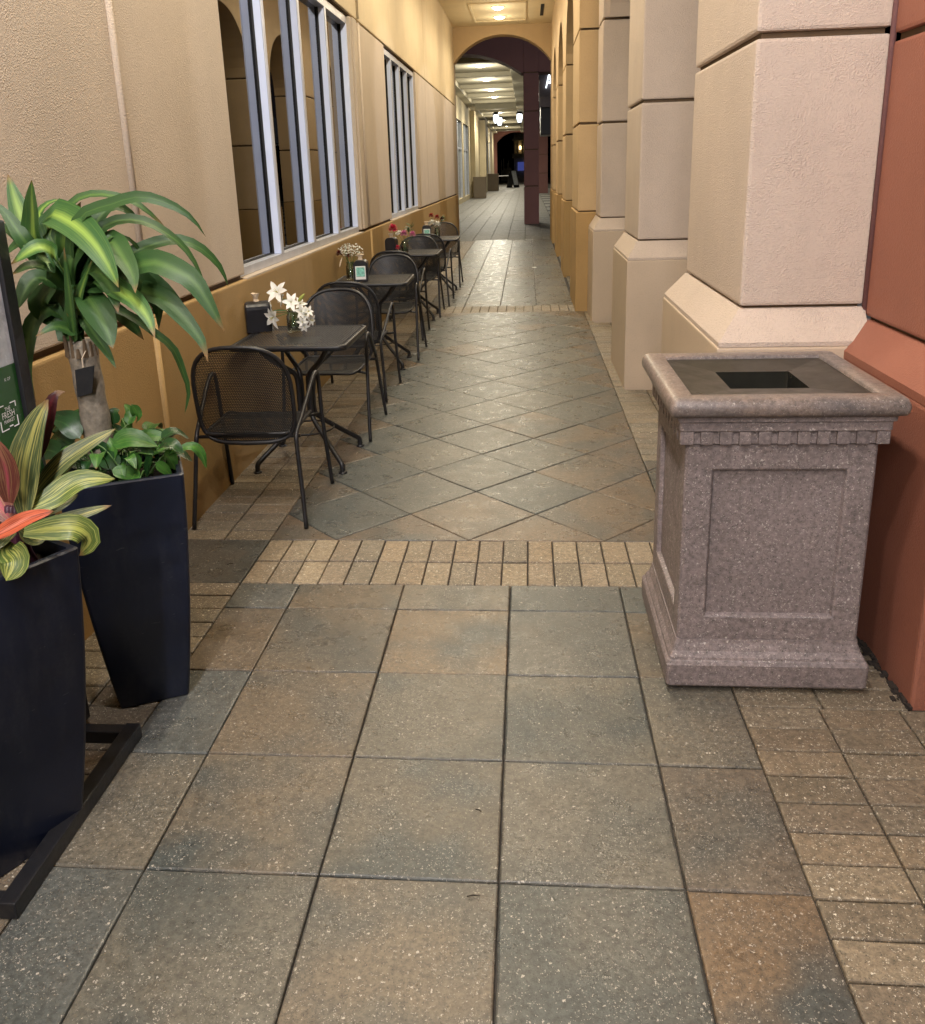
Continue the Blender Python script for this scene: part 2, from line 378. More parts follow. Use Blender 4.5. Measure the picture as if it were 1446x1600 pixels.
def leaf_mat(name, edge, mid, stripe_w=0.25, streaks=0.0, streak_c=(0.5, 0.45, 0.12), rough=0.42):
    """leaf with a paler band along the midrib (u = 0.5) and fine veins; u runs across, v along"""
    mt, nt, bs = new_mat(name)
    uv = nt.nodes.new('ShaderNodeUVMap'); sep = nt.nodes.new('ShaderNodeSeparateXYZ'); ln(nt, uv.outputs[0], sep.inputs[0])
    p = world_pos(nt)
    d = math_(nt, 'ABSOLUTE', math_(nt, 'SUBTRACT', sep.outputs[0], 0.5))
    d = math_(nt, 'ADD', d, math_(nt, 'MULTIPLY', math_(nt, 'SUBTRACT', noise(nt, uv.outputs[0], 9.0, 4.0, 0.7, stretch=(3.0, 0.25, 1)), 0.5), 0.22))
    oi = nt.nodes.new('ShaderNodeObjectInfo'); 
    sw = math_(nt, 'MULTIPLY', mapr(nt, oi.outputs['Random'], 0.0, 1.0, 0.25, 1.25), stripe_w)
    n = nt.nodes.new('ShaderNodeMapRange'); ln(nt, d, n.inputs[0]); n.inputs[1].default_value = 0.0; ln(nt, sw, n.inputs[2]); n.inputs[3].default_value = 1.0; n.inputs[4].default_value = 0.0
    fade = mapr(nt, math_(nt, 'ABSOLUTE', math_(nt, 'SUBTRACT', sep.outputs[1], 0.5)), 0.25, 0.5, 1.0, 0.25)
    base = mixc(nt, math_(nt, 'MULTIPLY', n.outputs[0], fade), edge, mid)
    vein = noise(nt, uv.outputs[0], 30.0, 2.0, 0.5, stretch=(2.4, 0.06, 1))
    base = mixc(nt, mapr(nt, vein, 0.5, 0.7, 0.0, 0.35), base, tuple(x * 0.5 for x in edge))
    if streaks:
        stv = noise(nt, uv.outputs[0], 11.0, 3.0, 0.6, stretch=(1.7, 0.16, 1))
        base = mixc(nt, mapr(nt, stv, 0.50, 0.60, 0.0, streaks), base, streak_c)
    base = mixc(nt, mapr(nt, math_(nt, 'ADD', sep.outputs[1], math_(nt, 'MULTIPLY', math_(nt, 'SUBTRACT', oi.outputs['Random'], 0.5), 0.10)), 0.93, 1.0, 0.0, 0.9), base, (0.20, 0.11, 0.04))
    ln(nt, base, bs.inputs['Base Color']); bs.inputs['Roughness'].default_value = rough; bs.inputs['Specular IOR Level'].default_value = 0.34
    bs.inputs['Subsurface Weight'].default_value = 0.0
    bump(nt, bs, vein, 0.25, 0.002)
    return mt
M['leaf_corn'] = leaf_mat('corn_plant_leaf', (0.032, 0.082, 0.020), (0.078, 0.155, 0.034), 0.22)
M['leaf_corn_bright'] = leaf_mat('corn_plant_pale_leaf', (0.034, 0.100, 0.024), (0.27, 0.40, 0.07), 0.30, 0.3, (0.16, 0.28, 0.05))
M['leaf_dark'] = leaf_mat('glossy_dark_leaf', (0.014, 0.050, 0.013), (0.03, 0.09, 0.02), 0.1, rough=0.26)
M['leaf_pothos'] = leaf_mat('pothos_leaf', (0.035, 0.125, 0.020), (0.07, 0.20, 0.03), 0.15, 0.25, (0.30, 0.40, 0.10), 0.28)
M['leaf_croton'] = leaf_mat('croton_striped_leaf', (0.060, 0.085, 0.035), (0.34, 0.33, 0.09), 0.10, 0.85, (0.36, 0.33, 0.10), 0.30)
M['leaf_croton_y'] = leaf_mat('croton_yellow_leaf', (0.085, 0.13, 0.030), (0.40, 0.42, 0.09), 0.12, 0.8, (0.45, 0.45, 0.12), 0.30)
M['leaf_red'] = leaf_mat('cordyline_red_leaf', (0.13, 0.035, 0.028), (0.36, 0.07, 0.09), 0.22, 0.75, (0.26, 0.15, 0.07), 0.36)
M['leaf_coral'] = leaf_mat('croton_coral_leaf', (0.58, 0.13, 0.06), (0.66, 0.22, 0.15), 0.2, 0.8, (0.10, 0.012, 0.012), 0.34)
M['leaf_maroon'] = leaf_mat('cordyline_maroon_leaf', (0.035, 0.006, 0.008), (0.09, 0.012, 0.015), 0.2, rough=0.3)

# ------------------------------------------------------------------ ground and paving
T = 0.4572
g = MB(); g.add([(-60, -40, -0.12), (60, -40, -0.12), (60, 160, -0.12), (-60, 160, -0.12)], [(0, 1, 2, 3)])
tag(g.build('ground', M['asphalt']), kind='structure')
g = MB(); g.box(-1.66, 3.2, -13.0, 20.4, -0.11, -0.014)
walk = tag(g.build('walkway', M['bedding']), kind='structure')

def inset_poly(poly, d):
    n = len(poly); out = []
    for i in range(n):
        p0, p1, p2 = Vector(poly[i - 1]), Vector(poly[i]), Vector(poly[(i + 1) % n])
        a = (p1 - p0).normalized(); b = (p2 - p1).normalized()
        na = Vector((-a.y, a.x)); nb = Vector((-b.y, b.x))
        den = 1 + na.dot(nb)
        if den < 0.15: den = 0.15
        out.append(p1 + (na + nb) * (d / den))
    return out
def slab_mesh(name, poly, mat, gap=0.0023, bev=0.0052, seg=0.09, jit=0.0009, depth=0.05):
    """paver from a convex counter-clockwise outline: slightly ragged rounded arris, flat top"""
    r = random.Random(len(poly) * 31 + int(poly[0][0] * 997) + int(poly[0][1] * 1013))
    base = inset_poly(poly, gap); pts = []
    for i in range(len(base)):
        a, b = base[i], base[(i + 1) % len(base)]
        k = max(1, min(5, int((b - a).length / seg)))
        for j in range(k):
            q = a.lerp(b, j / k)
            if j: q = q + Vector((r.uniform(-jit, jit), r.uniform(-jit, jit)))
            pts.append(q)
    c = sum((Vector(p) for p in pts), Vector((0, 0))) / len(pts)
    def shrink(d): 
        return [p + (c - p).normalized() * d * 1.2 for p in pts]
    mb = MB()
    mb.rings([[(p.x, p.y, -depth) for p in pts], [(p.x, p.y, -bev) for p in pts], [(p.x, p.y, -bev * 0.3) for p in shrink(bev * 0.35)], [(p.x, p.y, 0) for p in shrink(bev)]], cap0=False)
    return mb.mesh(name, mat)
def clip_poly(poly, x0, x1, y0, y1):
    def half(pl, f):
        out = []
        for i in range(len(pl)):
            a, b = pl[i - 1], pl[i]; fa, fb = f(a), f(b)
            if fa * fb < 0:
                t = fa / (fa - fb); out.append((a[0] + (b[0] - a[0]) * t, a[1] + (b[1] - a[1]) * t))
            if fb >= 0: out.append(b)
        return out
    for f in (lambda p: p[0] - x0, lambda p: x1 - p[0], lambda p: p[1] - y0, lambda p: y1 - p[1]):
        if len(poly) < 3: return []
        poly = half(poly, f)
    out = []
    for p in poly:
        if not out or (abs(p[0] - out[-1][0]) + abs(p[1] - out[-1][1])) > 1e-5: out.append(p)
    return out
def area(pl): return 0.5 * sum(pl[i - 1][0] * pl[i][1] - pl[i][0] * pl[i - 1][1] for i in range(len(pl)))

GREY = [(0.128, 0.124, 0.106), (0.142, 0.132, 0.106), (0.155, 0.136, 0.102), (0.104, 0.112, 0.104), (0.112, 0.118, 0.108)]
BROWN = [(0.178, 0.130, 0.083), (0.160, 0.124, 0.082), (0.185, 0.132, 0.080), (0.158, 0.130, 0.092)]
mesh_cache = {}
def piece(poly, name, mat, colr, wob=1.0, z=0.0):
    cx = sum(p[0] for p in poly) / len(poly); cy = sum(p[1] for p in poly) / len(poly)
    loc = [(p[0] - cx, p[1] - cy) for p in poly]
    key = (mat.name,) + tuple(round(c, 4) for p in loc for c in p)
    if key not in mesh_cache: mesh_cache[key] = slab_mesh(name, loc, mat, gap=0.0028 if name == 'paving_brick' else 0.0021)
    o = link_mesh(name, mesh_cache[key], walk, (cx + rnd.uniform(-.0007, .0007), cy + rnd.uniform(-.0007, .0007), z + rnd.uniform(-0.0012, 0.0012) * wob))
    o.rotation_euler = (rnd.uniform(-.0018, .0018) * wob, rnd.uniform(-.0018, .0018) * wob, rnd.uniform(-.003, .003) * wob)
    k = rnd.uniform(0.90, 1.12); o.color = (colr[0] * k, colr[1] * k, colr[2] * k, 1); return o
def rect(x0, x1, y0, y1): return [(x0, y0), (x1, y0), (x1, y1), (x0, y1)]

# square tiles in the foreground
XS = [-1.178, -0.914, -0.457, 0.0, 0.457, 0.757]
ROWS = [-1.371 - T, -1.371, -0.914, -0.457, 0.0, 0.457, 0.914, 1.131]
SPECIAL = {(4, 1): (0.205, 0.136, 0.078), (4, 2): (0.155, 0.122, 0.088), (2, 2): (0.150, 0.130, 0.096), (3, 2): (0.142, 0.130, 0.102), (1, 2): (0.165, 0.134, 0.094), (1, 3): (0.178, 0.136, 0.090), (2, 1): (0.178, 0.142, 0.098), (3, 1): (0.120, 0.120, 0.102), (1, 1): (0.140, 0.130, 0.102),
           (2, 3): (0.142, 0.128, 0.098), (3, 3): (0.138, 0.128, 0.100), (0, 6): (0.100, 0.108, 0.104), (1, 6): (0.090, 0.103, 0.102), (2, 6): (0.142, 0.130, 0.102), (3, 6): (0.134, 0.123, 0.096),
           (4, 4): (0.150, 0.116, 0.078), (4, 5): (0.088, 0.098, 0.090)}
for i in range(5):
    for j in range(len(ROWS) - 1):
        c = SPECIAL.get((i, j - 1)) or rnd.choice(GREY + BROWN)
        piece(rect(XS[i], XS[i + 1], ROWS[j], ROWS[j + 1]), 'paving_tile', M['paver'], c)
piece(rect(-1.645, -1.178, 1.131, 1.585), 'paving_tile', M['paver'], (0.088, 0.080, 0.068))
# diagonal field between the brick borders
DX0, DX1, DY0, DY1 = -1.178, 0.762, 1.589, 8.38
HD = T * math.sqrt(2) / 2
def diag_field(x0, x1, y0, y1, ox, oy, brown_edge=True):
    k0 = int((x0 - ox) / HD) - 2; k1 = int((x1 - ox) / HD) + 2; m1 = int((y1 - oy) / HD) + 2
    for mm in range(-1, m1 + 1):
        for k in range(k0, k1 + 1):
            if (k + mm) % 2: continue
            cx, cy = ox + k * HD, oy + mm * HD
            pl = clip_poly([(cx, cy - HD), (cx + HD, cy), (cx, cy + HD), (cx - HD, cy)], x0, x1, y0, y1)
            if len(pl) < 3: continue
            a = area(pl)
            if a < 0.004: continue
            whole = a > 0.95 * T * T
            if whole: c = rnd.choice([(0.105, 0.116, 0.108), (0.120, 0.124, 0.110), (0.092, 0.104, 0.100), (0.135, 0.132, 0.112), (0.112, 0.120, 0.110), (0.165, 0.122, 0.082)])
            else: c = rnd.choice([(0.150, 0.108, 0.070), (0.135, 0.100, 0.070), (0.165, 0.114, 0.070), (0.115, 0.100, 0.080)])
            piece(pl, 'paving_tile', M['paver'], c)
diag_field(DX0, DX1, DY0, DY1, -0.532, DY0 + 0.004, True)
# tiles continuing right of the field in front of the first pier
diag_field(DX1, 1.29, DY0, 2.75, -0.532, DY0 + 0.004)
# plain grid beyond the diagonal field
FX = [-1.20, -0.735, -0.27, 0.195, 0.665]
y = 8.86; rows = []
while y < 19.3: rows.append(y); y += 0.466
for y in rows:
    for i in range(4):
        piece(rect(FX[i], FX[i + 1], y, y + 0.466), 'paving_tile', M['paver'], rnd.choice(GREY * 2 + BROWN[3:]))

# small rectangular pavers: borders and soldier courses
BR = [(0.246, 0.184, 0.115), (0.209, 0.164, 0.107), (0.271, 0.213, 0.139), (0.184, 0.152, 0.107), (0.226, 0.176, 0.119)]
bricks = []
def brick_row_x(x0, x1, y0, y1, ncol, near=None):      # long side across the walk
    n = max(1, round((y1 - y0) / 0.1125)); h = (y1 - y0) / n; w = (x1 - x0) / ncol
    for i in range(n):
        for c in range(ncol): bricks.append(rect(x0 + c * w, x0 + (c + 1) * w, y0 + i * h, y0 + (i + 1) * h))
def soldier(x0, x1, ys):
    n = round((x1 - x0) / 0.1115); w = (x1 - x0) / n
    for a, b in zip(ys, ys[1:]):
        for i in range(n): bricks.append(rect(x0 + i * w, x0 + (i + 1) * w, a, b))
soldier(-1.178, 0.757, (1.131, 1.350)); soldier(-1.178, 0.757, (1.359, 1.589)); NS = len(bricks)
soldier(-1.178, 0.70, (8.38, 8.62, 8.86))
brick_row_x(-1.645, -1.178, -1.35, 1.131, 2)
brick_row_x(-1.645, -1.178, 1.589, 8.38, 2)
brick_row_x(0.757, 1.76, -1.35, 0.30, 4)
brick_row_x(0.757, 1.29, 0.30, 1.20, 2)
brick_row_x(0.762, 1.25, 2.75, 4.46, 2)
brick_row_x(0.762, 1.25, 5.66, 7.50, 2)
brick_row_x(0.762, 0.845, 4.46, 5.66, 1); brick_row_x(0.762, 0.83, 7.50, 8.38, 1)
brick_row_x(-1.645, -1.20, 8.38, 19.3, 2)
brick_row_x(0.757, 1.2, 1.131, 1.589, 2)
bricks.sort(key=lambda b: math.hypot((b[0][0] + b[2][0]) / 2 - CAM.x, (b[0][1] + b[2][1]) / 2 - CAM.y) if b[2][1] > -1.2 else 99)
def visible(b):
    x, y = (b[0][0] + b[2][0]) / 2, (b[0][1] + b[2][1]) / 2
    if x > 0.75 and 1.1 < y < 2.75: return False
    if x < -1.3 and y < 0.9: return False
    d = Vector((x, y, 0)) - CAM; zz = d.dot(V_FWD)
    if zz < 0.3: return False
    u = CX + FPX * d.dot(V_RIGHT) / zz; v = CY - FPX * d.dot(V_UP) / zz
    return -40 < u < 1490 and v < 1650
seen = [b for b in bricks if visible(b)]; rest = [b for b in bricks if not visible(b)]
for b in seen[:298]:
    cross = 1.12 < b[0][1] < 1.6 and -1.18 < b[0][0] < 0.76
    c = rnd.choice(BR); c = tuple(x * 1.34 for x in c) if cross else c
    piece(b, 'paving_brick', M['brick'], c, 1.6)
mb = MB()
for b in seen[298:] + rest:
    q = inset_poly(b, 0.0024); q2 = inset_poly(b, 0.0075); dz = rnd.uniform(-.0015, .0015)
    mb.rings([[(p[0], p[1], -0.05) for p in q], [(p[0], p[1], -0.004 + dz) for p in q], [(p[0], p[1], dz) for p in q2]], cap0=False)
o = mb.build('small_paver_border', M['brick'], walk); o.color = (0.22, 0.175, 0.115, 1); o['kind'] = 'stuff'
# remaining ground under the arcade openings and behind the camera
mb = MB()
for (x0, x1, y0, y1) in ((1.77, 3.19, -12.9, 0.3), (-1.64, 1.76, -12.9, -1.84), (1.26, 3.19, 2.76, 20.3), (0.70, 1.25, 8.4, 20.3)):
    nx = max(1, round((x1 - x0) / T)); ny = max(1, round((y1 - y0) / T)); wx = (x1 - x0) / nx; wy = (y1 - y0) / ny
    for i in range(nx):
        for j in range(ny):
            q = rect(x0 + i * wx, x0 + (i + 1) * wx, y0 + j * wy, y0 + (j + 1) * wy); q1 = inset_poly(q, 0.003); q2 = inset_poly(q, 0.008)
            mb.rings([[(p[0], p[1], -0.05) for p in q1], [(p[0], p[1], -0.004) for p in q1], [(p[0], p[1], 0) for p in q2]], cap0=False)
o = mb.build('outlying_paving', M['paver'], walk); o.color = (0.12, 0.11, 0.09, 1); o['kind'] = 'stuff'

# far paving past the end arch: pale slabs, then a plaza strip with painted shadow bands
def far_paving():
    mt = aggregate('far_paver', (0.145, 0.135, 0.115), (0.112, 0.108, 0.094), fleck_amt=0.3, use_obj_color=True)
    mb = MB()
    y = 19.32; k = 0
    while y < 110:
        st = 0.48 if y < 60 else 1.2
        n = 12 if y < 60 else 6; wx = 5.2 / n
        for i in range(n):
            q = rect(-4.3 + i * wx, -4.3 + (i + 1) * wx, y, y + st)
            if y < 20.4 and (i + 1) * wx - 4.3 > 1.0: pass
            q1 = inset_poly(q, 0.003); q2 = inset_poly(q, 0.008); dz = rnd.uniform(-.003, .002)
            mb.rings([[(p[0], p[1], -0.05) for p in q1], [(p[0], p[1], -0.004 + dz) for p in q1], [(p[0], p[1], dz) for p in q2]], cap0=False)
        y += st
    bed = MB(); bed.box(-4.4, 14.0, 20.42, 112, -0.11, -0.03)
    fw = tag(bed.build('far_walkway', M['bedding']), kind='structure')
    o = mb.build('far_paving_slab', mt, fw); o.color = (0.15, 0.14, 0.12, 1); o['kind'] = 'stuff'
    # plaza strip to the right: pale slabs, with column shadows painted as dark bands
    mb = MB(); md = MB(); y = 20.5; k = 0
    while y < 70:
        mb.box(0.92, 13.5, y, y + 2.2, -0.03, 0.0); md.box(0.92, 13.5, y + 2.25, y + 3.4, -0.03, -0.004); y += 3.45
    o = mb.build('plaza_slab', mt, fw); o.color = (0.22, 0.21, 0.18, 1); o['kind'] = 'stuff'
    o = md.build('plaza_shadow_band', M['asphalt'], fw); o['kind'] = 'stuff'
far_paving()

# ------------------------------------------------------------------ left shop wall
XW = -1.65
WIN = [(3.02, 6.96), (9.07, 12.15)]
ZG, ZT, ZC = 1.125, 3.20, 4.95
Y0, Y1 = -13.0, 20.0
wall = thing('shop_wall', 'long beige rendered shop wall with mustard base, holding the tall windows', 'wall', (0, 0, 0)); wall['kind'] = 'thing'
def uspan(y0, y1, z0, z1, name, mat, x=XW, bev=0.012, xi=-1.95):
    b = MB(); b.box(xi, x, y0, y1, z0, z1, bev); return b.build(name, mat, wall)
# mustard wainscot, its top edge proud, in lengths between control joints
JY = [Y0, 1.60, 7.35, 13.5, Y1]
for a, b in zip(JY, JY[1:]):
    uspan(a + (0.009 if a > Y0 else 0), b - 0.009, -0.05, 1.098, 'wainscot', M['wainscot'], XW + 0.018, 0.010)
segs = [(Y0, 1.60), (1.60, WIN[0][0]), (WIN[0][1], 7.35), (7.35, WIN[1][0]), (WIN[1][1], 13.5), (13.5, Y1)]
for a, b in segs:
    ja = 0.008 if a in JY and a > Y0 else 0.0; jb = 0.008 if b in JY and b < Y1 else 0.0
    uspan(a + ja, b - jb, ZG, ZT - 0.012, 'wall_panel', M['wall_upper'], XW, 0.010)
for a, b in zip(JY, JY[1:]): uspan(a + (0.008 if a > Y0 else 0), b - (0.008 if b < Y1 else 0), ZT + 0.012, ZC + 0.2, 'upper_band', M['wall_top'], XW, 0.010)
# recessed core seen in the joints
mb = MB()
for a, b in ((Y0 + .01, WIN[0][0] - .012), (WIN[0][1] + .012, WIN[1][0] - .012), (WIN[1][1] + .012, Y1 - .01)): mb.box(-1.93, XW - 0.026, a, b, 0.0, ZC)
for a, b in WIN: mb.box(-1.93, XW - 0.026, a - .012, b + .012, ZT - 0.008, ZC); mb.box(-1.93, XW - 0.026, a - .012, b + .012, 0.0, 1.09)
mb.build('joint_core', M['joint_dark'], wall)
# raised sealant beads in the vertical joints
for jy in (1.60, 7.35):
    for z0, z1, mt, xx in ((1.14, 3.18, 'wall_upper', XW), (3.22, 4.94, 'wall_top', XW), (0.0, 1.09, 'wainscot', XW + 0.016)):
        b = MB(); b.tube([(xx + 0.002, jy, z0), (xx + 0.002, jy, z1)], 0.019, 10); b.build('joint_bead', M[mt], wall, True)
# shallow pilaster edge between the windows
b = MB(); b.box(XW - .01, XW + 0.02, 7.02, 7.20, ZG + .004, ZT - 0.016, 0.008); b.build('pilaster_strip', M['wall_upper'], wall)

# windows
GX = -1.757
def window(y0, y1, mull, label):
    w = empty('window', (0, 0, 0)); w.parent = wall; w['label'] = label
    z0, z1 = 1.10, 3.185
    def bar(name, x0, x1, ya, yb, za, zb, mt): 
        b = MB(); b.box(x0, x1, ya, yb, za, zb, 0.002); return b.build(name, M[mt], w)
    bar('sill_ledge', -1.80, XW + 0.016, y0 - 0.01, y1 + 0.01, 1.070 + 0.002, 1.105, 'wall_upper')
    bar('bottom_rail', -1.80, -1.685, y0, y1, 1.107, 1.160, 'frame_grey')
    bar('head_rail', -1.80, -1.685, y0, y1, 3.115, z1, 'frame_grey')
    ys = [y0] + mull + [y1]
    for my in mull:
        bar('mullion', GX + 0.016, -1.692, my - 0.026, my + 0.026, 1.161, 3.114, 'frame_white')
        bar('mullion_cap', -1.6915, -1.683, my - 0.028, my + 0.028, 1.161, 3.114, 'frame_grey')
        bar('gasket', GX + 0.0005, GX + 0.0155, my - 0.030, my + 0.030, 1.161, 3.114, 'gasket')
    for yy, s in ((y0, 1), (y1, -1)):
        a, b_ = sorted((yy, yy + s * 0.034)); bar('jamb', GX + 0.016, -1.686, a, b_, 1.161, 3.114, 'frame_white')
        a, b_ = sorted((yy, yy + s * 0.038)); bar('gasket', GX + 0.0005, GX + 0.0155, a, b_, 1.161, 3.114, 'gasket')
    for a, b_ in zip(ys, ys[1:]):
        p = MB(); p.box(GX - 0.008, GX, a + 0.004, b_ - 0.004, 1.162, 3.113); p.build('pane', M['pane'], w)
        bar('pane_gasket', GX + 0.001, GX + 0.012, a + 0.03, b_ - 0.03, 1.1605, 1.170, 'gasket')
window(WIN[0][0], WIN[0][1], [4.02, 5.02, 6.00], 'wide four pane window with bluish lit white mullions beside the first table')
window(WIN[1][0], WIN[1][1], [9.85, 10.63, 11.40], 'narrower looking far window of tight vertical panes before the arch')
# dim room behind the glass
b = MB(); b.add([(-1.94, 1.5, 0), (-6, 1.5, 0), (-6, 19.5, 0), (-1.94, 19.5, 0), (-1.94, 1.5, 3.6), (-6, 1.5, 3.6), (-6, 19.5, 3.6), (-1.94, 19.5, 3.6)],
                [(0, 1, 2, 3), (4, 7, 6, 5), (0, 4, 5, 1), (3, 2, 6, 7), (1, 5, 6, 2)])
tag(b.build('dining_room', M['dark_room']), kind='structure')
def wall_picture(x, y0, z0, w, h, label):
    t = thing('framed_picture', label, 'picture', (x, y0, z0), 0, 'pictures inside the shop')
    f = MB(); 
    for a in ((0, .03, 0, w, 0, .04), (0, .03, 0, w, h - .04, h), (0, .03, 0, .04, .04, h - .04), (0, .03, w - .04, w, .04, h - .04)): f.box(*a)
    f.build('frame', M['trunk'], t); c = MB(); c.box(0.005, .012, .04, w - .04, .04, h - .04); c.build('print', M['napkin'], t)
wall_picture(-5.99, 15.6, 1.9, 1.1, 0.85, 'small framed picture seen dimly through the big window')
cpos = at(381, 252, 9.6)
ch = thing('chandelier', 'small branched chandelier glimmering behind the big window', 'chandelier', cpos); ch.scale = (.85, .85, .85)
b = MB(); b.tube([(0, 0, 0), (0, 0, (3.58 - cpos.z) / .85)], 0.008, 6); b.lathe([(0.0, -.1), (.05, -.05), (.02, .05), (.04, .1), (0, .16)], 10); b.build('stem', M['chrome'], ch, True)
for k in range(6):
    a = k * PI / 3; c_, s_ = math.cos(a), math.sin(a)
    b = MB(); b.tube(smooth_path([(0, 0, 0), (.12 * c_, .12 * s_, -.06), (.24 * c_, .24 * s_, 0), (.25 * c_, .25 * s_, .06)], 4), 0.007, 6); b.build('arm', M['chrome'], ch, True)
    b = MB(); b.lathe([(0.0, .06), (.032, .07), (.040, .11), (.016, .16), (0, .165)], 8, (.25 * c_, .25 * s_, 0)); b.build('bulb', emit('candle_bulb', (1, .78, .5), 9.0) if k == 0 else bpy.data.materials['candle_bulb'], ch, True)

# ------------------------------------------------------------------ right side: piers and arcade
def pier(label, y0, y1, x0, x1, pl, name='arcade_pier', mat='pier', plmat='pier_smooth', courses=(1.15, 2.14, 3.16, 4.16, 4.95), ztop_pl=1.0):
    """square pier: tall plinth with a sloped cap, then courses parted by sunk grooves"""
    t = thing(name, label, 'pier', (0, 0, 0), 0, 'piers along the right side')
    b = MB(); b.box(x0 - pl, x1, y0 - pl, y1 + pl, -0.05, ztop_pl, 0.008); b.build('plinth', M[plmat], t)
    zz = ztop_pl + 0.002
    r0 = [(x0 - pl + .006, y0 - pl + .006), (x1, y0 - pl + .006), (x1, y1 + pl - .006), (x0 - pl + .006, y1 + pl - .006)]
    r1 = [(x0 - .004, y0 - .004), (x1, y0 - .004), (x1, y1 + .004), (x0 - .004, y1 + .004)]
    b = MB(); b.rings([[(*p, zz) for p in r0], [(*p, zz + .018) for p in r0], [(*p, courses[0] - 0.012) for p in r1]]); b.build('plinth_cap', M[mat], t)
    b = MB(); b.box(x0 + 0.022, x1 - .02, y0 + 0.022, y1 - 0.022, 1.0, courses[-1] - .01); b.build('joint_core', M['joint_dark'], t)
    for a, c in zip(courses, courses[1:]):
        b = MB(); b.box(x0, x1, y0, y1, a - 0.002 if a == courses[0] else a + 0.011, c - 0.011, 0.014); b.build('shaft_block', M[mat], t)
    return t
pier('nearest tan pier with sloped plinth cap, behind the waste bin', 1.30, 2.50, 0.92, 1.399, 0.10)
pier('second tan pier with tall smooth plinth, past the waste bin', 4.58, 5.50, 0.92, 1.50, 0.085)
pier('third tan pier, narrow and half hidden before the gold arcade', 7.66, 8.28, 0.885, 1.50, 0.08)
# terracotta pier by the bin
b = MB(); r_ = random.Random(4)
for k in range(160):
    yy = r_.uniform(.30, 1.12); xx = 1.296 - abs(r_.gauss(0, .012)); s_ = r_.uniform(.002, .007); b.box(xx - s_, xx + s_, yy - s_ * 1.8, yy + s_ * 1.8, -.004, s_ * .9)
tag(b.build('dirt_line', M['soil']), kind='stuff')
t = thing('terracotta_pier', 'terracotta red pier with sloped plinth cap at right edge', 'pier')
b = MB(); b.box(1.30, 2.6, 0.318, 1.296, -0.05, 0.955, 0.012); b.build('plinth', M['terracotta'], t)
b = MB(); r0 = [(1.303, .321), (2.6, .321), (2.6, 1.296), (1.303, 1.296)]; r1 = [(1.402, .42), (2.6, .42), (2.6, 1.296), (1.402, 1.296)]
b.rings([[(*p, 0.957) for p in r0], [(*p, 0.985) for p in r0], [(*p, 1.092) for p in r1]]); b.build('plinth_cap', M['terracotta'], t)
for a, c in ((1.105, 2.10), (2.125, 3.12), (3.145, 4.95)):
    b = MB(); b.box(1.402, 2.6, 0.42, 1.296, a, c, 0.014); b.build('shaft_block', M['terracotta'], t)
b = MB(); b.box(1.424, 2.58, 0.44, 1.29, 1.0, 4.94); b.build('joint_core', M['joint_dark'], t)
b = MB(); b.tube([(1.400, 1.298, 1.11), (1.401, 1.298, 4.9)], 0.012, 8); b.build('joint_bead', M['maroon'], t, True)

def arch_header(name, mat, parent, axis, a0, a1, ops, zs, zt, t0, t1, seg=20):
    """wall band between zs and zt with arched cut-outs; ops = (centre, half span, rise). axis 'y': runs along y, thickness t0..t1 in x"""
    pts = {a0: None, a1: None}
    for c, hs, rise in ops:
        for k in range(seg + 1): pts[c - hs * math.cos(PI * k / seg)] = None
    xs = sorted(pts)
    def zb(a):
        for c, hs, rise in ops:
            if abs(a - c) <= hs + 1e-6:
                if axis == 'x':     # shallow arc of a circle
                    R = (hs * hs + rise * rise) / (2 * rise); return zs + math.sqrt(max(0, R * R - (a - c) ** 2)) - (R - rise)
                return zs + rise * math.sqrt(max(0, 1 - ((a - c) / hs) ** 2))
        return zs
    def P(a, t, z): return (t, a, z) if axis == 'y' else (a, t, z)
    mb = MB(); vs = []; fs = []
    for a in xs:
        z = zb(a); vs += [P(a, t0, z), P(a, t0, zt), P(a, t1, z), P(a, t1, zt)]
    for i in range(len(xs) - 1):
        b0, b1 = i * 4, i * 4 + 4
        fs += [(b0, b1, b1 + 1, b0 + 1), (b0 + 2, b0 + 3, b1 + 3, b1 + 2), (b0, b0 + 2, b1 + 2, b1), (b0 + 1, b1 + 1, b1 + 3, b0 + 3)]
    fs += [(0, 1, 3, 2), tuple(len(vs) - 4 + k for k in (0, 2, 3, 1))]
    mb.add(vs, fs); o = mb.build(name, mat, parent)
    bm = bmesh.new(); bm.from_mesh(o.data); bmesh.ops.recalc_face_normals(bm, faces=bm.faces); bm.to_mesh(o.data); bm.free()
    return o
sp = thing('arch_spandrel', 'tan wall over the arches joining the three near piers', 'wall')
arch_header('arch_band', M['pier'], sp, 'y', 2.502, 4.578, [(3.54, 1.02, 0.80)], 3.17, 4.95, 0.95, 1.36)
arch_header('arch_band', M['pier'], sp, 'y', 5.502, 7.658, [(6.58, 1.05, 0.80)], 3.17, 4.95, 0.95, 1.36)

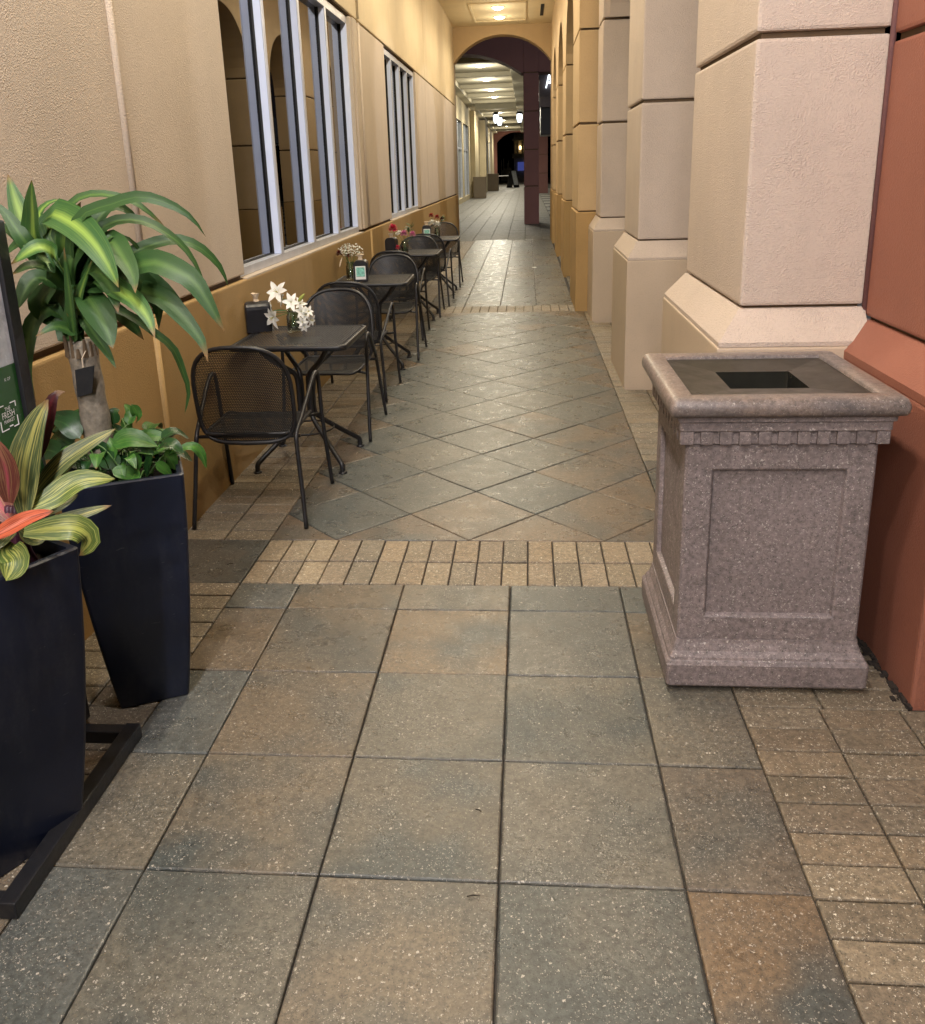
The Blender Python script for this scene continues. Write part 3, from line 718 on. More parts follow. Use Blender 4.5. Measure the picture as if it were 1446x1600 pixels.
ar = thing('gold_arcade', 'gold tan arcade wall of narrow piers and arches beyond the near piers', 'arcade')
PY = [(8.36, 9.66), (11.85, 12.95), (15.2, 16.3), (18.3, 20.0)]
for a, c in PY:
    b = MB(); b.box(0.66, 1.25, a - 0.02, c + 0.02, -0.05, 1.175, 0.010); b.build('plinth', M['arcade_gold_low'], ar)
    for z0, z1 in ((1.19, 2.155), (2.18, 3.155)):
        b = MB(); b.box(0.68, 1.25, a, c, z0, z1, 0.010); b.build('pier_block', M['arcade_gold'], ar)
    b = MB(); b.box(0.70, 1.23, a + .02, c - .02, 1.0, 3.17); b.build('joint_core', M['joint_dark'], ar)
ops = [((PY[i][1] + PY[i + 1][0]) / 2, (PY[i + 1][0] - PY[i][1]) / 2, 0.90) for i in range(3)]
arch_header('arch_band', M['arcade_gold'], ar, 'y', 8.36, 20.0, ops, 3.178, 4.95, 0.68, 1.25)

# end arch across the walk
ea = thing('end_arch', 'tan arch spanning the end of the covered walk', 'arch')
arch_header('arch_band', M['arcade_gold'], ea, 'x', -1.95, 1.25, [(-0.485, 1.165, 0.60)], 4.15, 5.3, 20.002, 20.42, 28)
b = MB(); b.box(0.682, 1.25, 20.004, 20.42, -0.05, 4.148, 0.01); b.build('jamb', M['arcade_gold'], ea)
b = MB(); b.box(-1.95, -1.652, 20.004, 20.42, -0.05, 4.148, 0.01); b.build('jamb', M['wall_upper'], ea)

# ceiling over the walk
b = MB(); b.box(-1.95, 1.6, Y0, 20.0, ZC + 0.001, ZC + 0.25); ceil = tag(b.build('ceiling', M['ceiling']), kind='structure')
BAYS = [-11.5, -8.1, -4.7, -1.4, 2.0, 5.4, 8.7, 12.0, 15.0, 18.19]
for yc in BAYS:
    f = MB(); x0, x1, ya, yb, w = -1.10, 0.10, yc - 1.15, yc + 1.15, 0.05
    for a in ((x0, x1, ya, ya + w), (x0, x1, yb - w, yb), (x0, x0 + w, ya + w, yb - w), (x1 - w, x1, ya + w, yb - w)): f.box(*a, ZC - 0.022, ZC + 0.0005, 0.006)
    f.build('ceiling_moulding', M['ceiling'], ceil)
    v = MB(); v.box(0.40, 0.47, yc - 0.7, yc + 0.7, ZC - 0.006, ZC + 0.0006); v.build('vent_slot', M['void'], ceil)

def downlight(x, y, z, label, power, color, group='recessed downlights over the covered walk', r=0.12, blend=1.0, size=164):
    t = thing('ceiling_light', label, 'ceiling light', (x, y, z), 0, group)
    b = MB(); b.lathe([(r + .028, 0.0), (r + .028, -.010), (r + .006, -.016), (r, -.004)], 20); b.build('trim_ring', M['fixture'], t, True)
    b = MB(); b.lathe([(r, -.006), (r * .86, -.030), (r * .5, -.052), (0.0005, -.06)], 20); b.build('lens', M['lamp_glow'], t, True)
    ld = bpy.data.lights.new('downlight_bulb', 'SPOT'); ld.energy = power; ld.color = color; ld.shadow_soft_size = r; ld.spot_size = math.radians(size); ld.spot_blend = blend
    lo = bpy.data.objects.new('downlight_bulb', ld); col.objects.link(lo); lo.parent = t; lo.location = (0, 0, -0.22)
    lp = bpy.data.lights.new('lens_glow', 'POINT'); lp.energy = power * 0.11; lp.color = color; lp.shadow_soft_size = r
    lq = bpy.data.objects.new('lens_glow', lp); col.objects.link(lq); lq.parent = t; lq.location = (0, 0, -0.45)
    return t
LX = -0.50
for i, yc in enumerate(BAYS):
    for s, dy in enumerate((-0.6, 0.6)):
        lab = 'unseen round recessed ceiling light in a bay above the covered walk'
        if i == len(BAYS) - 1: lab = ('lit round ceiling light nearer the camera of the pair before the arch', 'lit round ceiling light just in front of the tan arch')[s]
        back = yc < 0  # added lamps behind the camera, standing in for light from that side
        downlight(LX, yc + dy, ZC, lab, LAMP_W * (1.0 if not back else 1.75), LAMP_BACK_FILL_C if back else LAMP_C, blend=0.3 if back else 1.0, size=180 if back else 164)

# ------------------------------------------------------------------ beyond the end arch
mp = thing('maroon_portal', 'dark maroon arch and square column past the tan arch', 'arch', (0, 0, 0))
arch_header('arch_band', M['maroon'], mp, 'x', -4.6, -0.002, [(-1.92, 1.86, 0.60)], 4.42, 6.6, 25.5, 26.4, 26)
def col_blocks(parent, x0, x1, y0, y1, zs, mat):
    for a, c in zip(zs, zs[1:]):
        b = MB(); b.box(x0, x1, y0, y1, a + 0.014, c - 0.014, 0.015); b.build('column_block', M[mat], parent)
    b = MB(); b.box(x0 + .03, x1 - .03, y0 + .03, y1 - .03, zs[0], zs[-1]); b.build('joint_core', M['joint_dark'], parent)
col_blocks(mp, 0.0, 0.46, 25.5, 26.4, [-0.03, 1.14, 2.22, 3.33, 4.42, 6.6], 'maroon')
col_blocks(mp, -4.7, -3.8, 25.5, 26.4, [-0.03, 1.14, 2.22, 3.33, 4.41], 'maroon')
b = MB(); b.box(0.462, 3.2, 25.5, 26.4, 4.42, 6.6, 0.01); b.build('lintel', M['maroon'], mp)

M['far_wall'] = stucco('far_tan_stucco', (0.50, 0.42, 0.27), 0.3, 0.12)
M['taupe'] = stucco('taupe_stucco', (0.20, 0.155, 0.105), 0.3, 0.1)
M['shop_glass'] = plain('pale_shop_glass', (0.13, 0.15, 0.15), 0.12, 0, 0.6, 0.25, 1.2)
M['navy_wall'] = plain('dark_slate_wall', (0.075, 0.06, 0.07), 0.7)
XF = -3.3
fs = thing('far_shop_wall', 'distant tan shopfront wall with tall glazing beyond the maroon arch', 'wall')
def fbox(nm, x0, x1, y0, y1, z0, z1, mt, par, bev=0.0):
    b = MB(); b.box(x0, x1, y0, y1, z0, z1, bev); return b.build(nm, M[mt], par)
fwin = [(30.0, 34.5, 4.1), (37.0, 39.6, 4.1), (40.2, 45.6, 4.1), (46.4, 51.0, 4.1), (66.0, 68.6, 4.0), (70.5, 73, 4.0), (75, 77.5, 4.0), (79.5, 82, 4.0)]
yy = 26.42
for (a, c, zt) in fwin:
    fbox('wall_panel', -4.2, XF, yy, a, -0.03, 5.6, 'far_wall', fs, 0.01)
    fbox('wall_panel', -4.2, XF - 0.002, a + .002, c - .002, zt, 5.6, 'far_wall', fs)
    fbox('wall_panel', -4.2, XF - 0.002, a + .002, c - .002, -0.03, 0.25, 'far_wall', fs)
    w = empty('window'); w.parent = fs
    fbox('pane', XF - .16, XF - .13, a + .01, c - .01, .252, zt - .002, 'shop_glass', w)
    for q in (a + .05, (a + c) / 2, c - .05): fbox('mullion', XF - .129, XF - .04, q - .05, q + .05, .252, zt - .002, 'frame_grey', w)
    fbox('transom', XF - .128, XF - .06, a + .11, (a + c) / 2 - .06, 2.7, 2.8, 'frame_grey', w); fbox('transom', XF - .128, XF - .06, (a + c) / 2 + .06, c - .11, 2.7, 2.8, 'frame_grey', w)
    yy = c
fbox('wall_panel', -4.2, XF, yy, 92.0, -0.03, 5.6, 'far_wall', fs, 0.01)
for k, (ya, yb, lab) in enumerate(((52.0, 54.0, 'nearer'), (63.0, 65.0, 'farther'))):
    p = empty('pilaster'); p.parent = fs
    fbox('shaft', XF + .002, XF + (0.30 if k == 0 else .45), ya, yb, -.02, 5.05, 'far_wall', p, 0.02)
def planter_box(x, y, label, w=0.78, h=1.25):
    t = thing('planter_box', label, 'planter', (x, y, 0), 0, 'taupe planter boxes by the far shops')
    b = MB(); b.rings([rrect(w * .9, w * .9, .02, 2, -.01), rrect(w * .95, w * .95, .02, 2, .1), rrect(w * .95, w * .95, .02, 2, h - .12)], True, True); b.build('body', M['taupe'], t)
    b = MB(); b.rings([rrect(w, w, .02, 2, h - .118), rrect(w, w, .02, 2, h)], True, True); b.build('rim', M['taupe'], t)
planter_box(-2.72, 51.3, 'nearer square taupe planter box by the distant shopfront')
planter_box(-2.55, 68.0, 'farther square taupe planter box by the distant shopfront', 0.9, 1.3)

cl = MB(); cl.box(-4.2, 0.6, 26.42, 92, 5.36, 5.6); fc = tag(cl.build('far_ceiling', M['ceiling_far']), kind='structure')
for yb in (29.6, 34.3, 39.3, 44.2, 48.6, 57, 62, 67, 72, 77, 82, 87): fbox('ceiling_beam', -2.9, -0.5, yb - .16, yb + .16, 5.19, 5.358, 'ceiling_far', fc, 0.02)
fbox('ceiling_border', XF + .002, -2.9, 26.44, 91.9, 5.17, 5.358, 'ceiling_far', fc, 0.02)
fbox('ceiling_border', -0.5, 0.598, 26.44, 91.9, 5.17, 5.358, 'ceiling_far', fc, 0.02)
fbox('ceiling_border', -2.899, -.501, 50.5, 51.3, 5.0, 5.357, 'ceiling_far', fc, 0.02)
ORD = ('nearest', 'second', 'third', 'fourth')
for k, yl in enumerate((32.0, 37.2, 42.3, 46.6)):
    downlight(-1.60, yl, 5.355, ORD[k] + ' round light under the beamed ceiling past the maroon arch', 620, LAMP_FAR_C, 'lights under the far beamed ceiling', 0.19)
for k, yl in enumerate((52.6, 60.0, 70.0, 80.0, 88.5)):  # the farthest one is added to brighten the far arch
    downlight(-1.70, yl, 5.355, 'recessed light deep under the far beamed ceiling', 800, LAMP_FAR_C, 'lights deep in the far passage', 0.13)
def lantern(x, y, z, label):
    t = thing('hanging_lantern', label, 'lantern', (x, y, z), 0, 'white lanterns hanging under the far ceiling')
    b = MB(); b.tube([(0, 0, .3), (0, 0, 5.36 - z)], 0.022, 6); b.build('hanging_rod', M['black_metal'], t)
    b = MB(); b.lathe([(0, .36), (.10, .30), (.24, .16), (.22, .12), (.0, .12)], 10); b.build('cap', M['black_metal'], t)
    b = MB(); b.lathe([(0, -.42), (.13, -.40), (.19, -.15), (.19, .06), (.13, .12), (0, .12)], 12); b.build('globe', M['lamp_glow_white'], t, True)
    b = MB(); b.lathe([(0, -.52), (.08, -.48), (.14, -.42), (.0, -.42)], 10); b.build('finial', M['black_metal'], t)
    for q in range(4):
        a = q * PI / 2 + .4; s = MB(); s.tube([(.20 * math.cos(a), .20 * math.sin(a), .12), (.205 * math.cos(a), .205 * math.sin(a), -.2), (.12 * math.cos(a), .12 * math.sin(a), -.43)], 0.014, 5); s.build('rib', M['black_metal'], t)
lantern(-1.88, 57, 4.92, 'front left lit lantern of the hanging trio')
lantern(-1.80, 62, 5.0, 'rear lit lantern of the hanging trio, partly behind another')
lantern(-0.36, 57, 4.92, 'right hand lit lantern half hidden by the maroon column')

fa = thing('far_arch', 'small reddish arch closing the far end of the passage', 'arch')
M['far_maroon'] = stucco('far_maroon_stucco', (0.26, 0.11, 0.085), 0.2, 0.1)
arch_header('arch_band', M['far_maroon'], fa, 'x', -4.2, 2.0, [(-1.0, 2.0, 1.0)], 4.25, 6.2, 92.01, 93.2, 20)
fbox('jamb', -4.2, -3.0, 92.01, 93.2, -.03, 4.248, 'far_maroon', fa, .02); fbox('jamb', 1.0, 2.0, 92.01, 93.2, -.03, 4.248, 'far_maroon', fa, .02)

# what shows through the far arch
M['lit_stone'] = plain('cream_stone_face', (0.42, 0.37, 0.26), 0.8, var=0.3, scale=3)
tw = thing('lit_stone_tower', 'small lit stone building front glimpsed through the far arch', 'building', (-0.5, 118, 0))
b = MB(); b.box(-1.1, 1.6, 0, 3, -.1, 7.2, .02); b.build('wall', M['lit_stone'], tw)
b = MB(); b.box(-1.3, 1.8, -.35, 0, 2.9, 3.5, .02); b.build('ledge', M['lit_stone'], tw)
b = MB(); b.box(-1.3, 1.8, -.3, 0, 5.1, 5.4, .02); b.build('cornice', M['lit_stone'], tw)
for k in range(6):
    b = MB(); b.box(-1.0 + k * .45, -.9 + k * .45, -.12, 0, 3.52, 5.08, .01); b.build('slat', M['taupe'], tw)
b = MB(); b.lathe([(0, 4.0), (.10, 4.02), (.12, 4.4), (0, 4.45)], 8, (-.25, -.22, 0)); b.build('wall_lamp', emit('wall_lamp_glow', (1, .72, .35), 9.0), tw)
b = MB(); b.box(-.6, 1.6, -.30, -.02, 1.3, 2.4, .02); b.build('blue_lit_sign', emit('blue_sign_glow', (.10, .13, .50), 0.35), tw)
gw = MB()
for k in range(9): 
    r_ = random.Random(k); gw.box(-2.8 + k * .16, -2.7 + k * .16, -1.2, -1.1, 0, 1.2 + r_.random() * 1.8)
gw.build('pale_post', M['lit_stone'], tw)
ab = thing('sandwich_board', 'white written sandwich board leaning open in the far passage', 'sign board', (-1.15, 78.0, 0), 0.85)
for s in (-1, 1):
    m_ = MB(); 
    m_.rings([[(-.36, s * .42, 0), (.36, s * .42, 0), (.36, s * .42 + s * .04, 0), (-.36, s * .42 + s * .04, 0)], [(-.36, s * .03, 1.5), (.36, s * .03, 1.5), (.36, s * .03 + s * .04, 1.5), (-.36, s * .03 + s * .04, 1.5)]])
    m_.build('board', M['black_plastic'], ab)
    m_ = MB(); y0_, y1_ = s * .42 + s * .045, s * .03 + s * .045
    def yz(z): return y0_ + (y1_ - y0_) * z / 1.5 + s * .004
    m_.add([(-.29, yz(.22), .22), (.29, yz(.22), .22), (.29, yz(1.43), 1.43), (-.29, yz(1.43), 1.43)], [(0, 1, 2, 3) if s < 0 else (3, 2, 1, 0)]); m_.build('poster', M['poster_pale'], ab)
tb = thing('long_table', 'pale topped long table standing by the far red barrier', 'table', (-2.1, 84, 0))
b = MB(); b.box(-.9, .8, -.4, .4, .95, 1.0, .01); b.build('top', M['white_paint'], tb)
for sx in (-.8, .7):
    for sy in (-.33, .33): b = MB(); b.tube([(sx, sy, 0), (sx, sy, .949)], .025, 6); b.build('leg', M['black_metal'], tb)
rb = thing('red_barrier', 'red painted low barrier frame beside the far arch jamb', 'barrier', (-2.75, 80, 0))
M['red_paint'] = plain('red_paint', (0.30, 0.03, 0.02), 0.5)
for k in range(3): b = MB(); b.tube([(k * .22 - .2, 0, 0), (k * .22 - .26, 0, .95)], .035, 6); b.build('post', M['red_paint'], rb)
b = MB(); b.tube([(-.3, 0, .96), (.3, 0, .96)], .04, 6); b.build('rail', M['red_paint'], rb)

# right of the maroon column
sc_ = thing('maroon_column', 'second maroon square column standing behind the nearer one', 'column', (0, 0, 0))
col_blocks(sc_, 0.85, 1.50, 58, 58.7, [-0.03, 1.3, 2.5, 3.72], 'maroon')
bl = thing('sign_building', 'dark slate building front carrying a lit letter sign', 'building', (0, 0, 0))
fbox('wall', 0.62, 9.0, 36.0, 37.0, 4.36, 8.0, 'navy_wall', bl, .02)
fbox('canopy', 0.66, 9.0, 34.9, 36.9, 2.95, 4.35, 'black_plastic', bl, .03)
fbox('canopy_fascia', 0.62, 9.0, 34.7, 34.898, 4.0, 4.40, 'navy_wall', bl, .02)
def text_mesh(name, body, size, mat, parent, loc, rot, depth=0.0, align='CENTER', sx=1.0):
    cu = bpy.data.curves.new(name, 'FONT'); cu.body = body; cu.size = size; cu.align_x = align; cu.extrude = depth; cu.resolution_u = 3
    o = bpy.data.objects.new(name, cu); col.objects.link(o); dg = bpy.context.evaluated_depsgraph_get()
    me = bpy.data.meshes.new_from_object(o.evaluated_get(dg)); bpy.data.objects.remove(o); bpy.data.curves.remove(cu)
    me.materials.clear(); me.materials.append(mat)
    o = bpy.data.objects.new(name, me); col.objects.link(o); o.parent = parent; o.location = loc; o.rotation_euler = rot; o.scale = (sx, 1, 1); return o
text_mesh('lit_letter', 'A', 0.86, emit('letter_glow', (0.85, 0.95, 1.0), 3.0), bl, (1.03, 35.95, 4.82), (PI / 2, 0, 0), 0.03, 'CENTER', 0.52)
# street lamp added out of view to light the maroon column and plaza
sl = thing('added_street_lamp', 'added unseen street lamp on the open ground to the right', 'street lamp', (9.5, 15.0, 0))
b = MB(); b.lathe([(0, -.1), (.16, -.1), (.16, .35), (.09, .5), (.06, 5.6), (0, 5.6)], 12); b.build('post', M['black_metal'], sl, True)
b = MB(); b.lathe([(0, 5.6), (.14, 5.62), (.24, 6.05), (.0, 6.06)], 12); b.build('globe', M['lamp_glow_white'], sl, True)
b = MB(); b.lathe([(0, 6.35), (.10, 6.28), (.28, 6.07), (0, 6.065)], 12); b.build('cap', M['black_metal'], sl, True)
ld = bpy.data.lights.new('added_street_lamp_bulb', 'POINT'); ld.energy = 1100; ld.color = (0.92, 0.94, 1.0); ld.shadow_soft_size = 0.2
lo = bpy.data.objects.new('added_street_lamp_bulb', ld); col.objects.link(lo); lo.parent = sl; lo.location = (-0.45, 0, 5.75)
M['stamen'] = plain('yellow_green_stamen', (0.40, 0.36, 0.08), 0.6)

# ------------------------------------------------------------------ cafe furniture
def mesh_panel(P, inside, u0, u1, v0, v1, cell, hole=0.36):
    """perforated sheet: staggered square holes cut in a curved surface P(u, v)"""
    nu = int((u1 - u0) / cell); nv = int((v1 - v0) / cell); du = (u1 - u0) / nu; dv = (v1 - v0) / nv
    mb = MB()
    for j in range(nv):
        off = 0.5 * (j % 2)
        for i in range(-1, nu + 1):
            a, b = u0 + (i + off) * du, v0 + j * dv
            ca, cb = a + du / 2, b + dv / 2
            if not inside(ca, cb): continue
            h = hole; q = [P(a, b), P(a + du, b), P(a + du, b + dv), P(a, b + dv)]
            w = [P(ca - du * h, cb), P(ca, cb - dv * (h + .06)), P(ca + du * h, cb), P(ca, cb + dv * (h + .06))]
            # corners 0..3, hole points 4..7
            mb.add(q + w, [(0, 1, 5), (1, 6, 5), (1, 2, 6), (2, 7, 6), (2, 3, 7), (3, 4, 7), (3, 0, 4), (0, 5, 4)])
    return mb

def make_chair(label):
    t = thing('cafe_chair', label, 'chair', (0, 0, 0), 0, 'black mesh armchairs along the wall')
    R = 0.0115
    for s in (-1, 1):
        b = MB(); b.tube(smooth_path([(s * .287, -.335, 0.004), (s * .272, -.295, .2), (s * .256, -.262, .40), (s * .253, -.235, .475), (s * .262, -.14, .535), (s * .276, .03, .645), (s * .280, .10, .683), (s * .281, .150, .693), (s * .281, .190, .675), (s * .281, .208, .615), (s * .281, .235, .40), (s * .287, .285, .15), (s * .291, .315, .004)], 5), R, 8)
        b.build('side_frame', M['black_metal'], t, True)
        for (fx, fy) in ((s * .287, -.335), (s * .291, .315)):
            pass
    # back: closed loop, leaning back, curved round the sitter
    def bk(x, z):
        k = (z - .42) / .50
        return (x, -.225 - .085 * k + .045 * (abs(x) / .24) ** 2, z)
    hw = lambda z: .232 + .010 * math.sin(PI * (z - .42) / .44)
    loop = []
    for k in range(40):
        a = 2 * PI * k / 40; c_, s_ = math.cos(a), math.sin(a)
        n_ = 2.7 if s_ > 0 else 4.5
        x = .244 * math.copysign(abs(c_) ** (2 / n_), c_); z = .672 + .252 * math.copysign(abs(s_) ** (2 / n_), s_)
        loop.append(bk(x, z))
    b = MB(); b.tube(loop, R, 8, closed=True); b.build('back_frame', M['black_metal'], t, True)
    def ins(x, z):
        s_ = (z - .672) / .252; n_ = 2.7 if s_ > 0 else 4.5
        return abs(x / .244) ** n_ + abs(s_) ** n_ < 0.985
    mesh_panel(lambda x, z: bk(x, z), ins, -.25, .25, .41, .93, 0.0085).build('back_mesh', M['black_mesh'], t)
    # seat: dished panel with rolled front edge
    def st(x, y):
        k = (y + .215) / .455
        z = .466 - .018 * math.sin(PI * min(1, max(0, k))) * (1 - (x / .23) ** 2) - (.022 * max(0, (k - .86) / .14) ** 2)
        return (x, y, z)
    def sin_(x, y):
        cx, cy = abs(x) - (.226 - .06), abs(y - .012) - (.228 - .06)
        return (max(cx, 0) ** 2 + max(cy, 0) ** 2) ** .5 < .058
    mesh_panel(st, sin_, -.23, .23, -.22, .245, 0.0085, 0.30).build('seat_mesh', M['black_mesh'], t)
    ring = [st(p[0], p[1] + .012) for p in rrect(.452, .456, .06, 5)]
    b = MB(); b.tube(ring, .0095, 7, closed=True); b.build('seat_frame', M['black_metal'], t, True)
    for yb in (-.20, .17):
        b = MB(); b.tube([(-.262, yb, .448), (.262, yb, .448)] if yb < 0 else [(-.278, yb + .055, .443), (-.2, yb, .445), (.2, yb, .445), (.278, yb + .055, .443)], .009, 7); b.build('seat_brace', M['black_metal'], t, True)
    return t
chair_pos = [(-1.325, 2.045, 0, 'front black mesh armchair, its back to the camera beside the planters'),
             (-1.245, 3.46, PI, 'black mesh armchair behind the first table with the lilies'),
             (-1.285, 4.46, 0, 'black mesh armchair pushed in front of the second table'),
             (-1.225, 5.93, PI, 'black mesh armchair behind the second table, facing the camera'),
             (-1.30, 6.92, 0, 'black mesh armchair in front of the third table, back to back with another'),
             (-1.26, 8.33, PI, 'black mesh armchair behind the third table with the pink flowers'),
             (-1.22, 9.25, 0, 'black mesh armchair in front of the last table, its arm standing out'),
             (-1.22, 11.05, PI, 'farthest black mesh armchair, behind the last table')]
ch0 = make_chair(chair_pos[0][3])
for i, (x, y, rz, lab) in enumerate(chair_pos):
    c = ch0 if i == 0 else copy_tree(ch0)
    c.location = (x, y, 0); c.rotation_euler = (0, 0, rz + rnd.uniform(-.03, .03)); c['label'] = lab

TZ = 0.782
def make_table(label):
    t = thing('cafe_table', label, 'table', (0, 0, 0), 0, 'square black mesh tables along the wall')
    w = 0.68; rim = rrect(w, w, .055, 5)
    b = MB(); ins = rrect(w - .05, w - .05, .035, 5)
    b.rings([[(p[0], p[1], TZ - .03) for p in rrect(w - .004, w - .004, .053, 5)], [(p[0], p[1], TZ - .030) for p in rim], [(p[0], p[1], TZ - .007) for p in rim], [(p[0], p[1], TZ - .001) for p in rrect(w - .010, w - .010, .05, 5)], [(p[0], p[1], TZ) for p in rrect(w - .024, w - .024, .046, 5)], [(p[0], p[1], TZ - .001) for p in ins], [(p[0], p[1], TZ - .006) for p in ins]], False, False)
    b.build('rim', M['black_metal'], t, True)
    h = (w - .05) / 2
    mesh_panel(lambda x, y: (x, y, TZ - .003), lambda x, y: abs(x) < h and abs(y) < h, -h, h, -h, h, 0.0165, 0.33).build('top_mesh', M['black_mesh'], t)
    b = MB(); b.box(-.10, .10, -.10, .10, TZ - .035, TZ - .028, .002); b.build('top_plate', M['black_metal'], t)
    for k in range(4):
        a = PI / 4 + k * PI / 2; c_, s_ = math.cos(a), math.sin(a)
        b = MB(); b.tube(smooth_path([(r * c_, r * s_, z) for r, z in ((.29, TZ - .034), (.20, .655), (.085, .575), (.052, .52), (.048, .40), (.052, .30), (.10, .245), (.22, .155), (.335, .075), (.362, .05), (.366, .006))], 4), .0155, 8)
        lg = b.build('leg', M['black_metal'], t, True)
        b = MB(); b.lathe([(0, .0), (.026, .0), (.026, .006), (.016, .012), (0, .012)], 12, (.366 * c_, .366 * s_, 0.001)); b.build('foot', M['black_plastic'], lg, True)
    b = MB(); b.tube([(.155 * math.cos(2 * PI * k / 28), .155 * math.sin(2 * PI * k / 28), .205) for k in range(28)], .006, 6, closed=True); b.build('brace_ring', M['black_metal'], t, True)
    return t
table_pos = [(-1.270, 2.80, 'nearest black mesh table holding white lilies'), (-1.300, 5.52, 'second black table with baby\'s breath in a jar'),
             (-1.285, 8.1, 'third black table with pink flowers'), (-1.22, 10.2, 'farthest black table with red and white flowers')]
tb0 = make_table(table_pos[0][2])
for i, (x, y, lab) in enumerate(table_pos):
    c = tb0 if i == 0 else copy_tree(tb0)
    c.location = (x, y, 0); c['label'] = lab; c.rotation_euler = (0, 0, rnd.uniform(-.02, .02))

# napkin dispensers
def dispenser(x, y, rz, label, card):
    t = thing('napkin_dispenser', label, 'napkin holder', (x, y, TZ + .001), rz, 'napkin dispensers on the tables')
    W_, D_, H_ = .125, .150, .185
    prof = []
    def ring(y_, k): 
        out = []
        for (px, pz) in ((-W_ / 2, 0), (W_ / 2, 0)): out.append((px * k, y_, pz + .002))
        for q in range(9):
            a = PI * q / 8; r = .045
            cx = (W_ / 2 - r) * (1 if q < 4 else (-1 if q > 4 else 0)); out.append(((cx + r * math.cos(a)) * k, y_, (H_ - r) + r * math.sin(a) * k))
        return out
    b = MB(); b.rings([ring(-D_ / 2, .93), ring(-D_ / 2 + .008, 1), ring(D_ / 2 - .008, 1), ring(D_ / 2, .93)]); b.build('body', M['black_plastic'], t, False)
    b = MB(); b.box(-W_ / 2 - .003, -W_ / 2 + .001, -D_ / 2 + .02, D_ / 2 - .02, .015, H_ - .045, .001); b.build('side_plate', M['chrome'], t)
    b = MB(); b.rings([[(x_ * .88, D_ / 2 + .002, .008 + (z_ - .008) * .95) for (x_, _, z_) in ring(0, 1)], [(x_ * .88, D_ / 2 + .010, .008 + (z_ - .008) * .95) for (x_, _, z_) in ring(0, 1)]]); b.build('face_plate', M['chrome'], t)
    if card:
        b = MB(); b.box(-.045, .045, -D_ / 2 - .006, -D_ / 2 - .002, .02, .135); b.build('card', M['white_paint'], t)
        b = MB(); b.box(-.037, .037, -D_ / 2 - .0085, -D_ / 2 - .0062, .045, .125); b.build('card_print', M['mint'], t)
    b = MB(); r_ = random.Random(int(x * 1000)); 
    rr = []
    for k, (z, w) in enumerate(((H_ - .006, .020), (H_ + .012, .014), (H_ + .03, .024), (H_ + .042, .03))):
        rr.append([(w * math.cos(a) * (1 + .5 * r_.random()), w * .7 * math.sin(a) * (1 + .5 * r_.random()), z + .008 * r_.random()) for a in [2 * PI * i / 7 for i in range(7)]])
    b.rings(rr); b.build('napkin', M['napkin'], t)
dispenser(-1.578, 2.96, -1.15, 'black napkin dispenser turned sideways on the nearest table', False)
dispenser(-1.385, 5.40, 0.10, 'napkin dispenser with a mint and white card on the second table', True)
dispenser(-1.50, 7.95, -0.10, 'black napkin dispenser beside the pink flowers', False)
dispenser(-1.33, 10.12, 0.15, 'small napkin dispenser with pale card on the farthest table', True)

# vases and bouquets
def vase(x, y, label, h=.13, r=.042, mat_h=.07):
    t = thing('flower_vase', label, 'vase', (x, y, TZ + .001), 0, 'glass jars of flowers on the tables')
    b = MB(); b.lathe([(0.0, .0), (r * .92, .0), (r, .006), (r, h * .72), (r * .82, h * .84), (r * .80, h * .93), (r * .92, h), (r * .86, h), (r * .74, h * .92), (r * .76, h * .84), (r * .92, h * .70), (r * .92, .012), (0, .010)], 20); b.build('jar', M['vase_glass'], t, True)
    b = MB(); b.lathe([(0, .012), (r * .90, .013), (r * .90, mat_h), (0, mat_h)], 18); b.build('water', M['water'], t, True)
    return t
def petal(mb, base, d, n, L, w, curl=0.3):
    """one pointed curling petal growing from base along d; n is its face side"""
    d = Vector(d).normalized(); n = (Vector(n) - d * d.dot(Vector(n))).normalized(); s = d.cross(n); vs = []; N = 5
    for k in range(N + 1):
        t = k / N; ww = w * (math.sin(PI * min(1, t * .86 + .10)) ** .8) * (1 if k < N else .05)
        c = base + d * (L * t) - n * (curl * L * t * t)
        vs += [c - s * ww + n * .12 * ww, c - n * .15 * ww, c + s * ww + n * .12 * ww]
    fs = []
    for k in range(N):
        for q in range(2): a = k * 3 + q; fs.append((a, a + 1, a + 4, a + 3))
    mb.add(vs, fs)
def lily(parent, c, d, size, r_):
    d = Vector(d).normalized(); u = d.orthogonal().normalized(); w = d.cross(u); b = MB()
    for k in range(6):
        a = k * PI / 3 + r_.random() * .3; o = u * math.cos(a) + w * math.sin(a)
        petal(b, Vector(c), o * (.95 if k % 2 else .75) + d * 1.0, d, size * r_.uniform(.9, 1.1), size * .30, .75)
    lo_ = b.build('lily', M['white_petal'], parent, True)
    q = MB(); q.tube([Vector(c) - d * size * .1, Vector(c) + d * size * .55], [size * .05, size * .02], 5)
    for k in range(5):
        a = k * 1.257; q.tube([Vector(c), Vector(c) + d * size * .6 + (u * math.cos(a) + w * math.sin(a)) * size * .16], size * .018, 4)
    q.build('stamens', M['stamen'], lo_)
def pompom(parent, c, size, mat, r_, n=40, name='bloom'):
    b = MB(); c = Vector(c)
    for k in range(n):
        z = 1 - 1.55 * (k + .5) / n; a = k * 2.39996; rr = math.sqrt(max(0, 1 - z * z)); d = Vector((rr * math.cos(a), rr * math.sin(a), z))
        petal(b, c + d * size * .25, d + Vector((0, 0, .25)), Vector((0, 0, 1)) + d * .2, size * r_.uniform(.65, .9), size * .26, .25)
    b.build(name, mat, parent, True)
